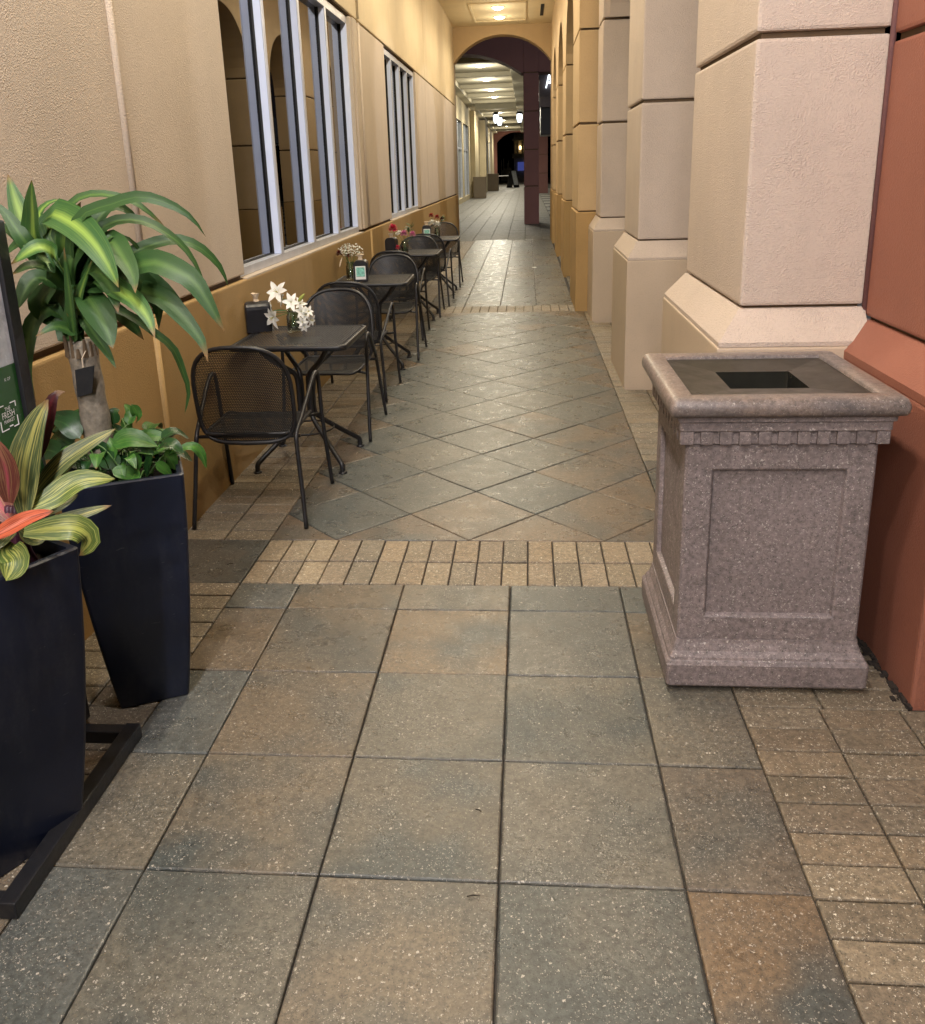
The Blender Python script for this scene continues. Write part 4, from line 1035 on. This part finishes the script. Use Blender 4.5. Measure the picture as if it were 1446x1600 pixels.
def stems(parent, tops, mat, r=.0022, spread=.02):
    b = MB()
    for i, tp in enumerate(tops):
        a = i * 2.1; b.tube(smooth_path([(spread * math.cos(a), spread * math.sin(a), .015), (.2 * spread * math.cos(a) + tp[0] * .15, .2 * spread * math.sin(a) + tp[1] * .15, .11), (tp[0] * .7, tp[1] * .7, .11 + (tp[2] - .11) * .6), tp], 3), r, 5)
    b.build('stems', mat, parent, True)
def small_leaf(parent, base, d, L, w, mat):
    b = MB(); petal(b, Vector(base), d, (0, -.3, 1), L, w, .2); b.build('leaf', mat, parent, True)

vx = [(-1.345, 2.93), (-1.505, 5.52), (-1.345, 7.95), (-1.185, 10.17)]
vase(*vx[0], 'low round glass vase of white lilies'); vase(*vx[1], 'tall glass jar of baby\'s breath', .155, .042, .09)
vase(*vx[2], 'glass jar holding pink roses', .14); vase(*vx[3], 'glass jar of red and white carnations', .14)
r_ = random.Random(5)
bq = thing('lily_bouquet', 'loose white lilies and orchids spilling from the vase on the nearest table', 'flowers', (vx[0][0], vx[0][1], TZ), 0, 'bouquets on the tables')
LT = [((-.075, -.03, .245), (-.3, -.9, .5), .072), ((-.055, .0, .205), (-.8, -.5, .1), .060), ((.0, -.02, .18), (.2, -.9, .4), .055), ((-.105, -.05, .10), (-.5, -.8, -.2), .066), ((-.118, -.02, .125), (-.9, -.3, .1), .052),
      ((.055, -.02, .125), (.5, -.8, .1), .042), ((.085, -.02, .105), (.8, -.6, .0), .042), ((.105, .0, .07), (.9, -.4, -.1), .040), ((.065, -.04, .065), (.3, -.9, -.1), .038), ((.10, -.03, .125), (.7, -.6, .4), .036), ((.045, .0, .165), (.5, -.6, .5), .042), ((.075, -.05, .04), (.5, -.8, -.3), .034)]
for c_, d_, s_ in LT: lily(bq, c_, d_, s_ * .88, r_)
stems(bq, [c for c, _, _ in LT], M['stem'])
b = MB(); b.lathe([(0, 0), (.009, .012), (.012, .035), (.006, .062), (0, .07)], 8); o = b.build('bud', plain('green_bud', (.32, .36, .08), .5), bq, True); o.location = (.045, -.03, .185); o.rotation_euler = (.1, .75, 0)
small_leaf(bq, (-.03, -.02, .13), (-.9, -.2, .2), .09, .012, M['fern']); small_leaf(bq, (-.02, .02, .14), (-.5, .4, .9), .08, .012, M['fern'])
bq = thing('breath_bouquet', 'white baby\'s breath with two dark red roses on the second table', 'flowers', (vx[1][0], vx[1][1], TZ), 0, 'bouquets on the tables')
tips = []; mb = MB()
for k in range(150):
    a = r_.random() * 2 * PI; rr = math.sqrt(r_.random()) * .11; p = Vector((rr * math.cos(a) + .01, rr * math.sin(a), .235 + .085 * math.sqrt(max(0, 1 - (rr / .12) ** 2)) * r_.uniform(-.4, 1)))
    for q in range(4): petal(mb, p, (r_.uniform(-1, 1), r_.uniform(-1, 1), r_.uniform(-.2, 1)), (0, 0, 1), .011, .005, .1)
    if k % 9 == 0: tips.append(tuple(p))
o = mb.build('blossom_spray', M['white_petal'], bq); o['kind'] = 'stuff'
stems(bq, tips, M['stem'], .0014); pompom(bq, (-.085, -.05, .235), .036, M['dark_red'], r_, 30, 'rose'); pompom(bq, (.0, -.07, .215), .024, M['dark_red'], r_, 24, 'rose')
small_leaf(bq, (-.06, -.04, .2), (-.4, -.5, -1), .09, .008, M['napkin'])
bq = thing('pink_bouquet', 'coral and pale pink roses with a fern sprig on the third table', 'flowers', (vx[2][0], vx[2][1], TZ), 0, 'bouquets on the tables')
pompom(bq, (-.125, -.03, .285), .062, M['hot_pink'], r_, 46, 'carnation'); pompom(bq, (.0, -.04, .225), .048, M['pink_petal'], r_, 36, 'rose'); pompom(bq, (.095, .0, .215), .044, M['pink_petal'], r_, 36, 'rose')
pompom(bq, (-.055, -.02, .235), .034, M['white_petal'], r_, 30, 'rose'); pompom(bq, (-.075, -.06, .07), .036, M['hot_pink'], r_, 26, 'carnation'); pompom(bq, (-.09, .03, .215), .03, M['white_petal'], r_, 26, 'rose')
stems(bq, [(-.125, -.03, .26), (0, -.04, .2), (.095, 0, .19), (-.055, -.02, .21), (.06, .03, .29)], M['stem'])
for k in range(9): small_leaf(bq, (.05 + .004 * k, .02, .24 + .008 * k), (math.sin(k * 2.2), -.2, .5 + .05 * k), .07, .014, M['fern'])
bq = thing('carnation_bouquet', 'red and white carnations on the farthest table', 'flowers', (vx[3][0], vx[3][1], TZ), 0, 'bouquets on the tables')
for c_, s_, mt in (((-.08, 0, .31), .042, 'red_petal'), ((.0, .02, .285), .044, 'red_petal'), ((.07, .03, .265), .034, 'dark_red'), ((-.06, -.05, .215), .052, 'white_petal'), ((.01, -.05, .195), .048, 'white_petal'), ((-.11, -.02, .2), .036, 'white_petal')): pompom(bq, c_, s_, M[mt], r_, 34, 'carnation')
stems(bq, [(-.08, 0, .28), (0, .02, .26), (.07, .03, .24), (-.06, -.05, .19), (.01, -.05, .17)], M['stem'])
for k in range(7): small_leaf(bq, (.05, .03, .22 + .01 * k), (.8, math.sin(k * 2.2), .5), .08, .013, M['fern'])

# ------------------------------------------------------------------ litter bin
bn = thing('litter_bin', 'square mauve exposed aggregate waste bin with dark square lid opening', 'bin', (0.858, 0.695, 0), 0)
def sq(w, z, r=.012, n=3): return rrect(w, w, r, n, z)
b = MB(); b.rings([sq(.635, .022), sq(.648, .030), sq(.652, .105), sq(.640, .116), sq(.632, .120), sq(.628, .128), sq(.606, .146), sq(.598, .160), sq(.590, .172), sq(.586, .185)]); b.build('base_moulding', M['bin_stone'], bn)
b = MB(); b.box(-.24, .24, -.24, .24, 0.0, .021); b.build('base_shoe', M['void'], bn)
BZ0, BZ1, BW = .186, .862, .580
b = MB(); b.rings([sq(BW - .034, BZ0, .01), sq(BW - .034, BZ1, .01)], True, False); b.build('body_core', M['bin_stone'], bn)
for k in range(4):
    rz = k * PI / 2; h = BW / 2; st_ = .088; y0, y1 = -h, -h + .016
    f = MB(); zt, zb = BZ1 - .085, BZ0 + .085; xi = h - st_
    def fr(x0, x1, z0, z1, y): return [(x0, y, z0), (x1, y, z0), (x1, y, z1), (x0, y, z1)]
    # face frame as one ring: outer edge, rounded inner arris, recess wall
    rings_ = [fr(-h + .0, h - .0, BZ0, BZ1, -h + .012), fr(-h + .006, h - .006, BZ0, BZ1, -h + .002), fr(-h + .010, h - .010, BZ0, BZ1, -h), fr(-xi - .006, xi + .006, zb - .006, zt + .006, -h), fr(-xi - .001, xi + .001, zb - .001, zt + .001, -h + .003), fr(-xi + .004, xi - .004, zb + .004, zt - .004, -h + .0165)]
    f.rings(rings_, False, False)
    o = f.build('face_frame', M['bin_stone'], bn); o.rotation_euler = (0, 0, rz)
b = MB(); b.rings([sq(.560, .8625), sq(.592, .866), sq(.592, .870)], False, False); b.build('cornice_bed', M['bin_stone'], bn)
b = MB(); b.rings([sq(.56, .868), sq(.600, .868), sq(.600, .914), sq(.56, .914)], False, False); b.build('dentil_band', M['bin_stone'], bn)
dm = None
for k in range(4):
    for i in range(11):
        x = -.290 + i * .058
        if dm is None:
            d = MB(); d.box(-.0185, .0185, -.010, .004, -.022, .020, .0025); dm = d.mesh('dentil', M['bin_stone'])
        o = link_mesh('dentil', dm, bn); a = k * PI / 2
        o.location = (x * math.cos(a) + .302 * math.sin(a), x * math.sin(a) - .302 * math.cos(a), .890); o.rotation_euler = (0, 0, a)
b = MB(); b.rings([sq(.628, .911), sq(.632, .914), sq(.632, .940), sq(.648, .944), sq(.650, .958), sq(.662, .962)], False, False); b.build('cornice', M['bin_stone'], bn)
b = MB()
def rimring(w, z, r): return rrect(w, w, r, 5, z)
b.rings([rimring(.660, .962, .012), rimring(.688, .966, .014), rimring(.698, .976, .016), rimring(.702, .990, .018), rimring(.698, 1.002, .02), rimring(.686, 1.014, .018), rimring(.668, 1.020, .014), rimring(.560, 1.020, .006), rimring(.552, 1.016, .005), rimring(.550, .990, .005)], False, False); b.build('rim', M['bin_rim'], bn, True)
b = MB(); b.rings([rrect(.548, .548, .004, 2, 1.008), rrect(.530, .530, .004, 2, 1.009), rrect(.250, .235, .004, 2, .996), rrect(.250, .235, .004, 2, .90)], False, False); b.build('lid', M['lid_metal'], bn)
b = MB(); b.rings([rrect(.50, .50, .01, 2, .20), rrect(.50, .50, .01, 2, .90), rrect(.262, .247, .01, 2, .92)], True, False); b.build('liner', M['void'], bn)

# ------------------------------------------------------------------ poster stand at the left edge
sg = thing('poster_stand', 'black framed green poster stand with looped floor base', 'sign', (-1.368, -.27, 0))
def frame_tube(name, pts, r=.021):
    b = MB()
    for p, q in zip(pts, pts[1:]):
        p, q = Vector(p), Vector(q); lo = [min(p[i], q[i]) - r for i in range(3)]; hi = [max(p[i], q[i]) + r for i in range(3)]
        b.box(lo[0], hi[0], lo[1], hi[1], lo[2], hi[2], .004)
    return b.build(name, M['black_metal'], sg)
YA, YB = -.37, .365
frame_tube('base_bar', [(.190, -.335, .024), (.190, .322, .024)], .0235)
frame_tube('base_bar', [(-.22, .322, .022), (.166, .322, .022)], .0215); frame_tube('base_bar', [(-.22, -.335, .022), (.166, -.335, .022)], .0215)
for y_ in (YA, YB): frame_tube('post', [(0, y_ , .06), (0, y_, 1.585)], .024)
frame_tube('top_bar', [(0, YA + .05, 1.587), (0, YB - .05, 1.587)], .022); frame_tube('lower_bar', [(0, YA + .05, .85), (0, YB - .05, .85)], .022)
b = MB(); b.box(-.010, .008, YA + .02, YB - .02, .86, 1.57); b.build('backing_board', M['black_plastic'], sg)
b = MB(); b.box(.009, .012, YA + .026, YB - .026, .875, 1.222); b.build('poster_lower', M['poster_green'], sg)
b = MB(); b.box(.009, .0115, YA + .026, YB - .026, 1.2225, 1.56); b.build('poster_upper', M['poster_pale'], sg)
RT = (PI / 2, 0, PI / 2)
def sg_text(body, y, z, size, sx=1.0): text_mesh('lettering', body, size, M['white_paint'], sg, (.0135, y, z), RT, 0.0, 'CENTER', sx)
ly, lz = .268, 1.082
sg_text('THE', ly, lz + .021, .015); sg_text('FRESH', ly, lz + .001, .0265, 0.84); sg_text('MARKET', ly, lz - .013, .0145, 0.9)
b = MB()
for (ya, yb, za, zb) in ((-.068, -.026, .066, .070), (.026, .068, .066, .070), (-.068, -.012, -.056, -.052), (.030, .068, -.056, -.052), (-.068, -.064, .042, .066), (.064, .068, .042, .066), (-.068, -.064, -.052, -.004), (.064, .068, -.052, -.004)): b.box(.0125, .0138, ly + ya * .6, ly + yb * .6, lz + za * .56, lz + zb * .56)
b.box(.0125, .0138, ly - .002, ly + .013, lz - .026, lz - .023)
b.build('logo_box', M['white_paint'], sg)
sg_text('K OF', .292, 1.182, .013)

# ------------------------------------------------------------------ planters
def make_planter(name, label, x, y, yaw, wt, wb, h):
    t = thing(name, label, 'planter', (x, y, 0), 0, 'tall tapered planters at the left')
    def w_at(k): return wb + (wt - wb) * (math.sin(k * PI / 2 * .80) / math.sin(PI / 2 * .80)) ** 0.9
    R_ = []
    for k in [i / 16 for i in range(17)]: R_.append(rrect(w_at(k), w_at(k), .012, 3, .004 + (h - .004) * k, (0, 0), yaw))
    R_.append(rrect(wt - .012, wt - .012, .010, 3, h + .004, (0, 0), yaw)); R_.append(rrect(wt - .040, wt - .040, .008, 3, h + .003, (0, 0), yaw)); R_.append(rrect(wt - .052, wt - .052, .008, 3, h - .07, (0, 0), yaw))
    b = MB(); b.rings(R_, True, False); b.build('pot', M['planter'], t)
    nn = 12; s = MB(); r_ = random.Random(3); vs = []; fs = []
    for i in range(nn + 1):
        for j in range(nn + 1):
            a, c = (i / nn - .5) * (wt - .06), (j / nn - .5) * (wt - .06); vs.append((a * math.cos(yaw) - c * math.sin(yaw), a * math.sin(yaw) + c * math.cos(yaw), h - .045 + r_.uniform(-.008, .012)))
    for i in range(nn):
        for j in range(nn): q = i * (nn + 1) + j; fs.append((q, q + nn + 1, q + nn + 2, q + 1))
    s.add(vs, fs); s.build('soil', M['soil'], t); return t
P2 = Vector((-1.235, .355, 0)); P1 = Vector((-1.325, -.35, 0))
make_planter('tapered_planter', 'rear navy black tapered planter holding the tall striped plant', P2.x, P2.y, math.radians(25), .365, .222, .815)
make_planter('tapered_planter', 'front navy black tapered planter with red and striped leaves', P1.x, P1.y, math.radians(61), .40, .245, .815)

def leaf_mesh(pts, w, mat, name='leaf', face=(0.25, -0.75, 0.6), fold=0.16, shape='lance', twist=0.0, wave=0.0, n=14, org=(0, 0, 0)):
    """leaf blade along a curved midrib: folded at the rib, tapering by shape; own UVs (u across, v along)"""
    org = Vector(org); path = smooth_path(pts, 5); L = [0]
    for a, b_ in zip(path, path[1:]): L.append(L[-1] + (b_ - a).length)
    def sample(t):
        s_ = t * L[-1]
        for i in range(len(L) - 1):
            if L[i + 1] >= s_ - 1e-9:
                k = (s_ - L[i]) / max(1e-9, L[i + 1] - L[i]); return path[i].lerp(path[i + 1], k)
        return path[-1]
    F = Vector(face).normalized(); vs = []; uvs = []; us = (-1, -.55, 0, .55, 1); prev = None
    for k in range(n + 1):
        t = k / n; c = sample(t); d = (sample(min(1, t + .03)) - sample(max(0, t - .03))).normalized()
        nn = F - d * F.dot(d)
        if nn.length < .15 and prev is not None: nn = prev - d * prev.dot(d)
        nn.normalize(); prev = nn
        s_ = d.cross(nn); 
        if twist:
            a = twist * t; s2 = s_ * math.cos(a) + nn * math.sin(a); nn = nn * math.cos(a) - s_ * math.sin(a); s_ = s2
        if shape == 'lance': ww = w * (0.16 + .84 * math.sin(PI * min(1, .06 + t * .94)) ** .75) if t < .55 else w * math.sin(PI * (.06 + t * .94)) ** .85
        elif shape == 'heart': ww = w * (math.sin(PI * min(1, t ** .62)) ** .8)
        else: ww = w * math.sin(PI * min(1, .08 + t * .92)) ** .7
        if k == n: ww = w * .01
        for u in us:
            off = s_ * (ww / 2 * u) + nn * (abs(u) * ww * fold + wave * w * math.sin(9 * t + 2.2 * u) * abs(u))
            vs.append(c + off - org); uvs.append((.5 + u / 2, t))
    m_ = len(us); fs = []
    for k in range(n):
        for q in range(m_ - 1): a = k * m_ + q; fs.append((a, a + 1, a + m_ + 1, a + m_))
    mb = MB(); mb.add(vs, fs, uvs); return mb.mesh(name, mat, True)
def C8(c): return (c[0] * .2628, 260 + c[1] * .2628)

cp = thing('corn_plant', 'tall corn plant with arching yellow striped leaves on a grey cane', 'plant', (P2.x, P2.y, .775), 0, 'potted plants at the left')
YT = .33
tr0, tr1 = at(152, 668, YT), at(126, 530, YT)
def loc_(p): return Vector(p) - Vector((P2.x, P2.y, .775))
tp = [Vector((tr0.x, YT, .76)), tr0.lerp(tr1, .1), tr0.lerp(tr1, .55), tr1]
b = MB(); rr_ = random.Random(2); pts_ = smooth_path([loc_(p) for p in tp], 7); b.tube(pts_, [.044 + .0018 * math.sin(i * 1.1) + rr_.uniform(-.001, .001) for i in range(len(pts_))], 14); b.build('cane', M['trunk'], cp, True)
b = MB(); top = loc_(tr1)
for k in range(14):
    a = k * 2 * PI / 14; rr = .037 + .012 * rr_.random(); b.tube([top + Vector((math.cos(a) * rr * .92, math.sin(a) * rr * .92, -.05)), top + Vector((math.cos(a) * rr, math.sin(a) * rr, rr_.uniform(-.03, .02)))], [.009, .004], 5)
b.build('ragged_cut', M['joint_dark'], cp)
tg = [at(117, 578, YT - .055), at(147, 571, YT - .055), at(144, 614, YT - .055), at(121, 621, YT - .055)]
b = MB(); b.rings([[loc_(p) for p in tg], [loc_(p + Vector((0, .003, 0))) for p in tg]]); b.build('black_tag', M['void'], cp)
b = MB(); b.tube([loc_(at(130, 574, YT - .056)), loc_(at(128, 560, YT - .054)), loc_(at(134, 548, YT - .045))], .0016, 5); b.build('tag_string', M['napkin'], cp)
CL = [  # crop points along the midrib, depth offset at tip, width in crop pixels, bright?, twist
    ([(215, 470), (195, 260), (188, 82)], -.08, 175, 1, 0), ([(190, 460), (100, 220), (45, 40)], .05, 130, 1, 0), ([(150, 450), (50, 300), (-50, 190)], .02, 110, 0, 0),
    ([(180, 480), (60, 380), (-60, 330)], -.05, 110, 0, 0), ([(330, 420), (420, 230), (560, 166), (760, 196), (900, 285), (1000, 385)], .10, 78, 0, .3), ([(420, 420), (500, 280), (640, 232), (800, 182), (930, 196), (1085, 262), (1180, 350), (1224, 418)], .02, 76, 0, -.5),
    ([(300, 290), (450, 350), (570, 470), (660, 620), (706, 720)], -.20, 200, 1, 0), ([(640, 440), (730, 540), (790, 650), (806, 752)], -.16, 150, 0, 0), ([(560, 420), (640, 345), (760, 315), (900, 345), (1060, 450), (1150, 560), (1222, 702)], .08, 76, 0, .3),
    ([(700, 560), (840, 490), (960, 448), (1080, 440), (1200, 490), (1310, 600), (1358, 712)], .14, 92, 0, 0), ([(700, 640), (820, 592), (920, 570), (1030, 610), (1150, 680), (1250, 830), (1338, 985)], -.05, 140, 0, -.2),
    ([(700, 600), (830, 640), (960, 720), (1080, 850), (1112, 960)], .06, 120, 0, 0), ([(680, 700), (850, 740), (980, 790), (1100, 910), (1200, 1040), (1238, 1166)], -.08, 116, 0, 0), ([(600, 660), (690, 730), (800, 800), (880, 900), (922, 1018)], -.16, 150, 1, 0),
    ([(480, 740), (540, 800), (620, 940), (672, 1082)], -.14, 160, 0, 0), ([(470, 860), (550, 980), (640, 1110), (692, 1204)], -.10, 84, 0, 0), ([(400, 660), (330, 540), (230, 480), (60, 585)], -.16, 112, 1, 0),
    ([(330, 520), (240, 462), (120, 452), (20, 540)], -.08, 130, 0, 0), ([(390, 720), (300, 620), (180, 592), (60, 650)], -.17, 96, 0, 0), ([(380, 720), (230, 660), (150, 740), (105, 850)], -.12, 116, 0, 0),
    ([(420, 900), (300, 852), (205, 915), (165, 1050), (160, 1240), (215, 1405)], -.15, 100, 0, 0), ([(440, 980), (330, 950), (210, 1012)], -.10, 90, 0, 0), ([(760, 880), (930, 1000), (1030, 1085), (1088, 1220), (1122, 1340), (1098, 1475)], .02, 62, 0, .6),
    ([(600, 820), (720, 880), (800, 960), (856, 1032)], .06, 96, 0, 0), ([(450, 1060), (425, 850), (380, 480)], -.06, 84, 0, 0), ([(470, 1050), (470, 800), (545, 560)], -.09, 96, 1, 0), ([(500, 640), (580, 620), (660, 720), (704, 870)], -.12, 120, 0, 0),
    ([(400, 420), (440, 300), (480, 210)], .08, 110, 1, 0), ([(560, 360), (640, 250), (740, 252), (850, 345)], .08, 100, 0, 0), ([(640, 430), (720, 415), (800, 460), (880, 572)], .10, 40, 0, 0), ([(780, 660), (880, 720), (940, 820), (945, 970)], .05, 140, 0, 0),
    ([(360, 520), (260, 380), (330, 290)], .06, 130, 0, 0), ([(330, 700), (250, 800), (300, 900), (380, 960)], .02, 150, 0, 0), ([(420, 620), (370, 780), (340, 900), (360, 1010)], .04, 140, 0, 0), ([(520, 720), (560, 640), (640, 560), (720, 540)], .08, 130, 0, 0), ([(420, 560), (520, 440), (600, 380)], .07, 140, 0, 0),
    ([(330, 430), (230, 300), (300, 210), (380, 200)], .08, 90, 1, 0), ([(400, 1040), (330, 830), (210, 700)], .02, 100, 0, 0), ([(470, 1080), (440, 960), (395, 870)], -.05, 70, 0, 0), ([(430, 560), (330, 440), (280, 360)], -.02, 140, 0, 0)]
hub = (430, 700)
for ci, (pts, dz, wpx, bright, tw_) in enumerate(CL):
    N = len(pts); P_ = []
    for k, c in enumerate(pts):
        u, v = C8(c); P_.append(loc_(at(u, v, YT + dz * (k / (N - 1)) ** .8 - (.0 if k else 0.0) + .03 * math.sin(ci * 2.3))))
    if (Vector(pts[0]) - Vector(hub)).length > 120:      # petiole running back to the crown
        u, v = C8(((pts[0][0] + hub[0]) / 2, (pts[0][1] + hub[1]) / 2 + 30)); P_ = [loc_(at(*C8(hub), YT)), loc_(at(u, v, YT + .02 * math.sin(ci)))] + P_
    w = wpx * .2628 / FPX * 2.95 * (.80 + .18 * math.sin(ci * 1.7) ** 2)
    mt = M['leaf_corn_bright'] if bright else M['leaf_corn']
    link_mesh('leaf', leaf_mesh(P_, w, mt, fold=.13, twist=tw_, wave=.02, n=16, face=(.15 + .25 * math.sin(ci), -.7, .65)), cp)

# low foliage round the cane
po = thing('pothos_plant', 'low glossy green foliage filling the rear planter', 'plant', (P2.x, P2.y, .775), 0, 'potted plants at the left')
def C1(c): return (c[0] * .3125, 560 + c[1] * .3125)
PL = [([(640, 440), (690, 400), (790, 390), (880, 425)], 80, 0, .05), ([(560, 430), (660, 400), (790, 440)], 110, 0, -.02), ([(540, 520), (560, 450), (540, 390)], 80, 0, -.04), ([(600, 540), (520, 500), (440, 490)], 90, 1, -.06), ([(700, 600), (650, 585), (590, 560), (600, 625)], 80, 0, -.08),
      ([(820, 470), (850, 500), (880, 560)], 70, 0, .0), ([(900, 450), (850, 460), (800, 520), (790, 540)], 70, 0, .02), ([(890, 455), (960, 440), (1010, 480), (1035, 560)], 52, 0, .06), ([(640, 330), (655, 270), (620, 225)], 56, 0, .02), ([(660, 230), (690, 290), (680, 325)], 50, 0, .02),
      ([(520, 340), (450, 300), (380, 290), (340, 310)], 100, 1, .02), ([(420, 380), (350, 310), (260, 270)], 110, 1, -.02), ([(400, 400), (330, 330), (250, 300)], 90, 1, -.06), ([(360, 440), (300, 400), (240, 420)], 120, 1, -.04), ([(470, 330), (420, 290), (330, 280)], 90, 0, .06), ([(560, 330), (570, 270), (600, 255)], 80, 1, .03),
      ([(610, 300), (640, 340), (660, 370)], 60, 0, .05), ([(380, 520), (330, 550), (260, 560)], 90, 1, -.08), ([(300, 480), (230, 460), (190, 520)], 110, 1, -.08), ([(650, 470), (680, 530), (670, 580)], 60, 0, -.06), ([(760, 480), (740, 540), (730, 600)], 60, 1, -.07), ([(780, 520), (830, 560), (860, 590)], 50, 0, -.05), ([(470, 420), (500, 470), (480, 540)], 90, 1, -.05), ([(700, 420), (760, 470), (800, 500)], 70, 1, .0), ([(560, 560), (640, 580), (705, 610)], 70, 0, -.09), ([(420, 560), (470, 600), (520, 640)], 80, 1, -.09), ([(350, 350), (280, 330), (300, 390)], 100, 1, .08), ([(620, 420), (560, 360), (500, 330)], 90, 1, .10), ([(830, 430), (760, 380), (700, 370)], 80, 1, .10), ([(660, 560), (620, 520), (580, 480)], 70, 1, -.03)]
for ci, (pts, wpx, dark, dy) in enumerate(PL):
    P_ = [Vector(at(*C1(c), YT + dy + .015 * k)) - Vector((P2.x, P2.y, .775)) for k, c in enumerate(pts)]
    link_mesh('leaf', leaf_mesh(P_, wpx * .3125 / FPX * 2.95, M['leaf_dark'] if dark else M['leaf_pothos'], shape='heart', fold=.10, n=10, face=(.2 * math.sin(ci * 1.7), -.6, .8)), po)
    b = MB(); base = Vector((.10 * math.sin(ci * 2.1), .10 * math.cos(ci * 1.3), -.02)); b.tube(smooth_path([base, base.lerp(P_[0], .6) + Vector((0, 0, .03)), P_[0]], 3), .0022, 5); b.build('stalk', M['stem'], po, True)

r_ = random.Random(21)
for k in range(34):      # filler leaves all round the rim
    a = r_.uniform(0, 2 * PI); rr = math.sqrt(r_.random()) * .155; z = r_.uniform(.03, .135); b0 = Vector((rr * math.cos(a), rr * math.sin(a), z)); out = Vector((math.cos(a), math.sin(a), 0))
    L_ = r_.uniform(.055, .095); side = Vector((-out.y, out.x, 0)) * r_.uniform(-.5, .5)
    P_ = [b0, b0 + (out + side) * L_ * .5 + Vector((0, 0, .014)), b0 + (out + side) * L_ + Vector((0, 0, -.018))]
    link_mesh('leaf', leaf_mesh(P_, L_ * r_.uniform(.55, .75), M['leaf_dark'] if r_.random() < .55 else M['leaf_pothos'], shape='heart', fold=.12, n=10, face=(.3 * out.x, -.25 + .3 * out.y, 1)), po)
    b = MB(); st_ = Vector((b0.x * .5, b0.y * .5, -.03)); b.tube(smooth_path([st_, st_.lerp(b0, .6) + Vector((0, 0, .02)), b0], 3), .002, 5); b.build('stalk', M['stem'], po, True)

cr = thing('croton_plant', 'striped yellow green croton with red and coral leaves in the front planter', 'plant', (P1.x, P1.y, .775), 0, 'potted plants at the left')
YC = -.30
KL = [([(120, 780), (120, 560), (170, 350), (238, 205)], 150, 'leaf_croton', -.02, .04), ([(45, 720), (30, 560), (-25, 400)], 112, 'leaf_red', -.06, -.08), ([(130, 760), (250, 705), (400, 610), (575, 602)], 118, 'leaf_croton_y', -.02, .10), ([(150, 700), (300, 530), (440, 430), (578, 352)], 92, 'leaf_croton', .05, .16),
      ([(-60, 905), (60, 840), (150, 795), (268, 762)], 74, 'leaf_coral', -.14, -.12), ([(120, 870), (270, 850), (390, 850), (450, 910), (395, 985)], 124, 'leaf_croton_y', -.06, .0), ([(60, 920), (30, 960), (70, 1020), (30, 1112)], 150, 'leaf_croton_y', -.10, -.16), ([(130, 850), (300, 812), (440, 770), (556, 735)], 64, 'leaf_croton', .0, .08),
      ([(150, 560), (225, 330), (270, 190), (325, 165)], 96, 'leaf_maroon', .05, .08), ([(120, 760), (250, 740), (390, 680)], 96, 'leaf_croton', .03, .12), ([(60, 820), (-20, 700), (-60, 560)], 120, 'leaf_red', -.02, .05), ([(80, 800), (180, 640), (190, 470)], 90, 'leaf_dark', .04, .1), ([(60, 850), (10, 880), (-60, 960)], 110, 'leaf_croton', -.08, -.15), ([(100, 850), (180, 900), (230, 880)], 80, 'leaf_croton', -.02, .04), ([(70, 800), (120, 700), (60, 600)], 90, 'leaf_maroon', .05, .08)]
for ci, (pts, wpx, mt, d0, d1) in enumerate(KL):
    N = len(pts); P_ = [Vector(at(*C1(c), YC + d0 + (d1 - d0) * k / (N - 1))) - Vector((P1.x, P1.y, .775)) for k, c in enumerate(pts)]
    link_mesh('leaf', leaf_mesh(P_, wpx * .3125 / FPX * 2.25, M[mt], shape='oval', fold=.10, wave=.05, n=14, face=(.25, -.75, .6)), cr)
b = MB()
for k in range(5):
    u, v = C1((30 + 26 * k, 930)); u2, v2 = C1((40 + 18 * k, 740)); b.tube(smooth_path([Vector((at(u, v, YC).x - P1.x, YC - P1.y + .02 * k - .04, -.03)), Vector(at(u, v, YC)) - Vector((P1.x, P1.y, .775)), Vector(at(u2, v2, YC)) - Vector((P1.x, P1.y, .775))], 4), .008, 7)
b.build('stems', M['stem_dark'], cr, True)

# small litter on the paving
for (u, v, sz, lab) in ((761, 385, .05, 'small white paper scrap lying on the far square tiles'), (835, 418, .045, 'small pale scrap on the tiles by the gold arcade')):
    p = at_z(u, v, .001); b = MB(); b.rings([[(sz * math.cos(a) * (1 + .3 * math.sin(3 * a)), sz * .7 * math.sin(a), .001) for a in [2 * PI * k / 9 for k in range(9)]], [(sz * .8 * math.cos(a), sz * .5 * math.sin(a), .006 + .006 * math.sin(2 * a)) for a in [2 * PI * k / 9 for k in range(9)]]])
    tag(b.build('paper_scrap', M['white_paint'], None, False, (p.x, p.y, .0015)), lab, 'litter')
for (u, v, L_, a, lab) in ((740, 1402, .016, .1, 'tiny dark twig lying on a tan slab in the foreground'), (748, 1268, .009, -.4, 'tiny dark twig on a grey slab in the foreground'), (360, 882, .014, .5, 'small dark crumb on the dark slab beside the planter')):
    p = at_z(u, v, .001); b = MB(); c_, s_ = math.cos(a) * L_, math.sin(a) * L_; b.tube([(-c_, -s_, .003), (0, .001, .005), (c_, s_, .003)], [.0014, .0019, .001], 5)
    tag(b.build('twig', M['soil'], None, True, (p.x, p.y, .001)), lab, 'twig')
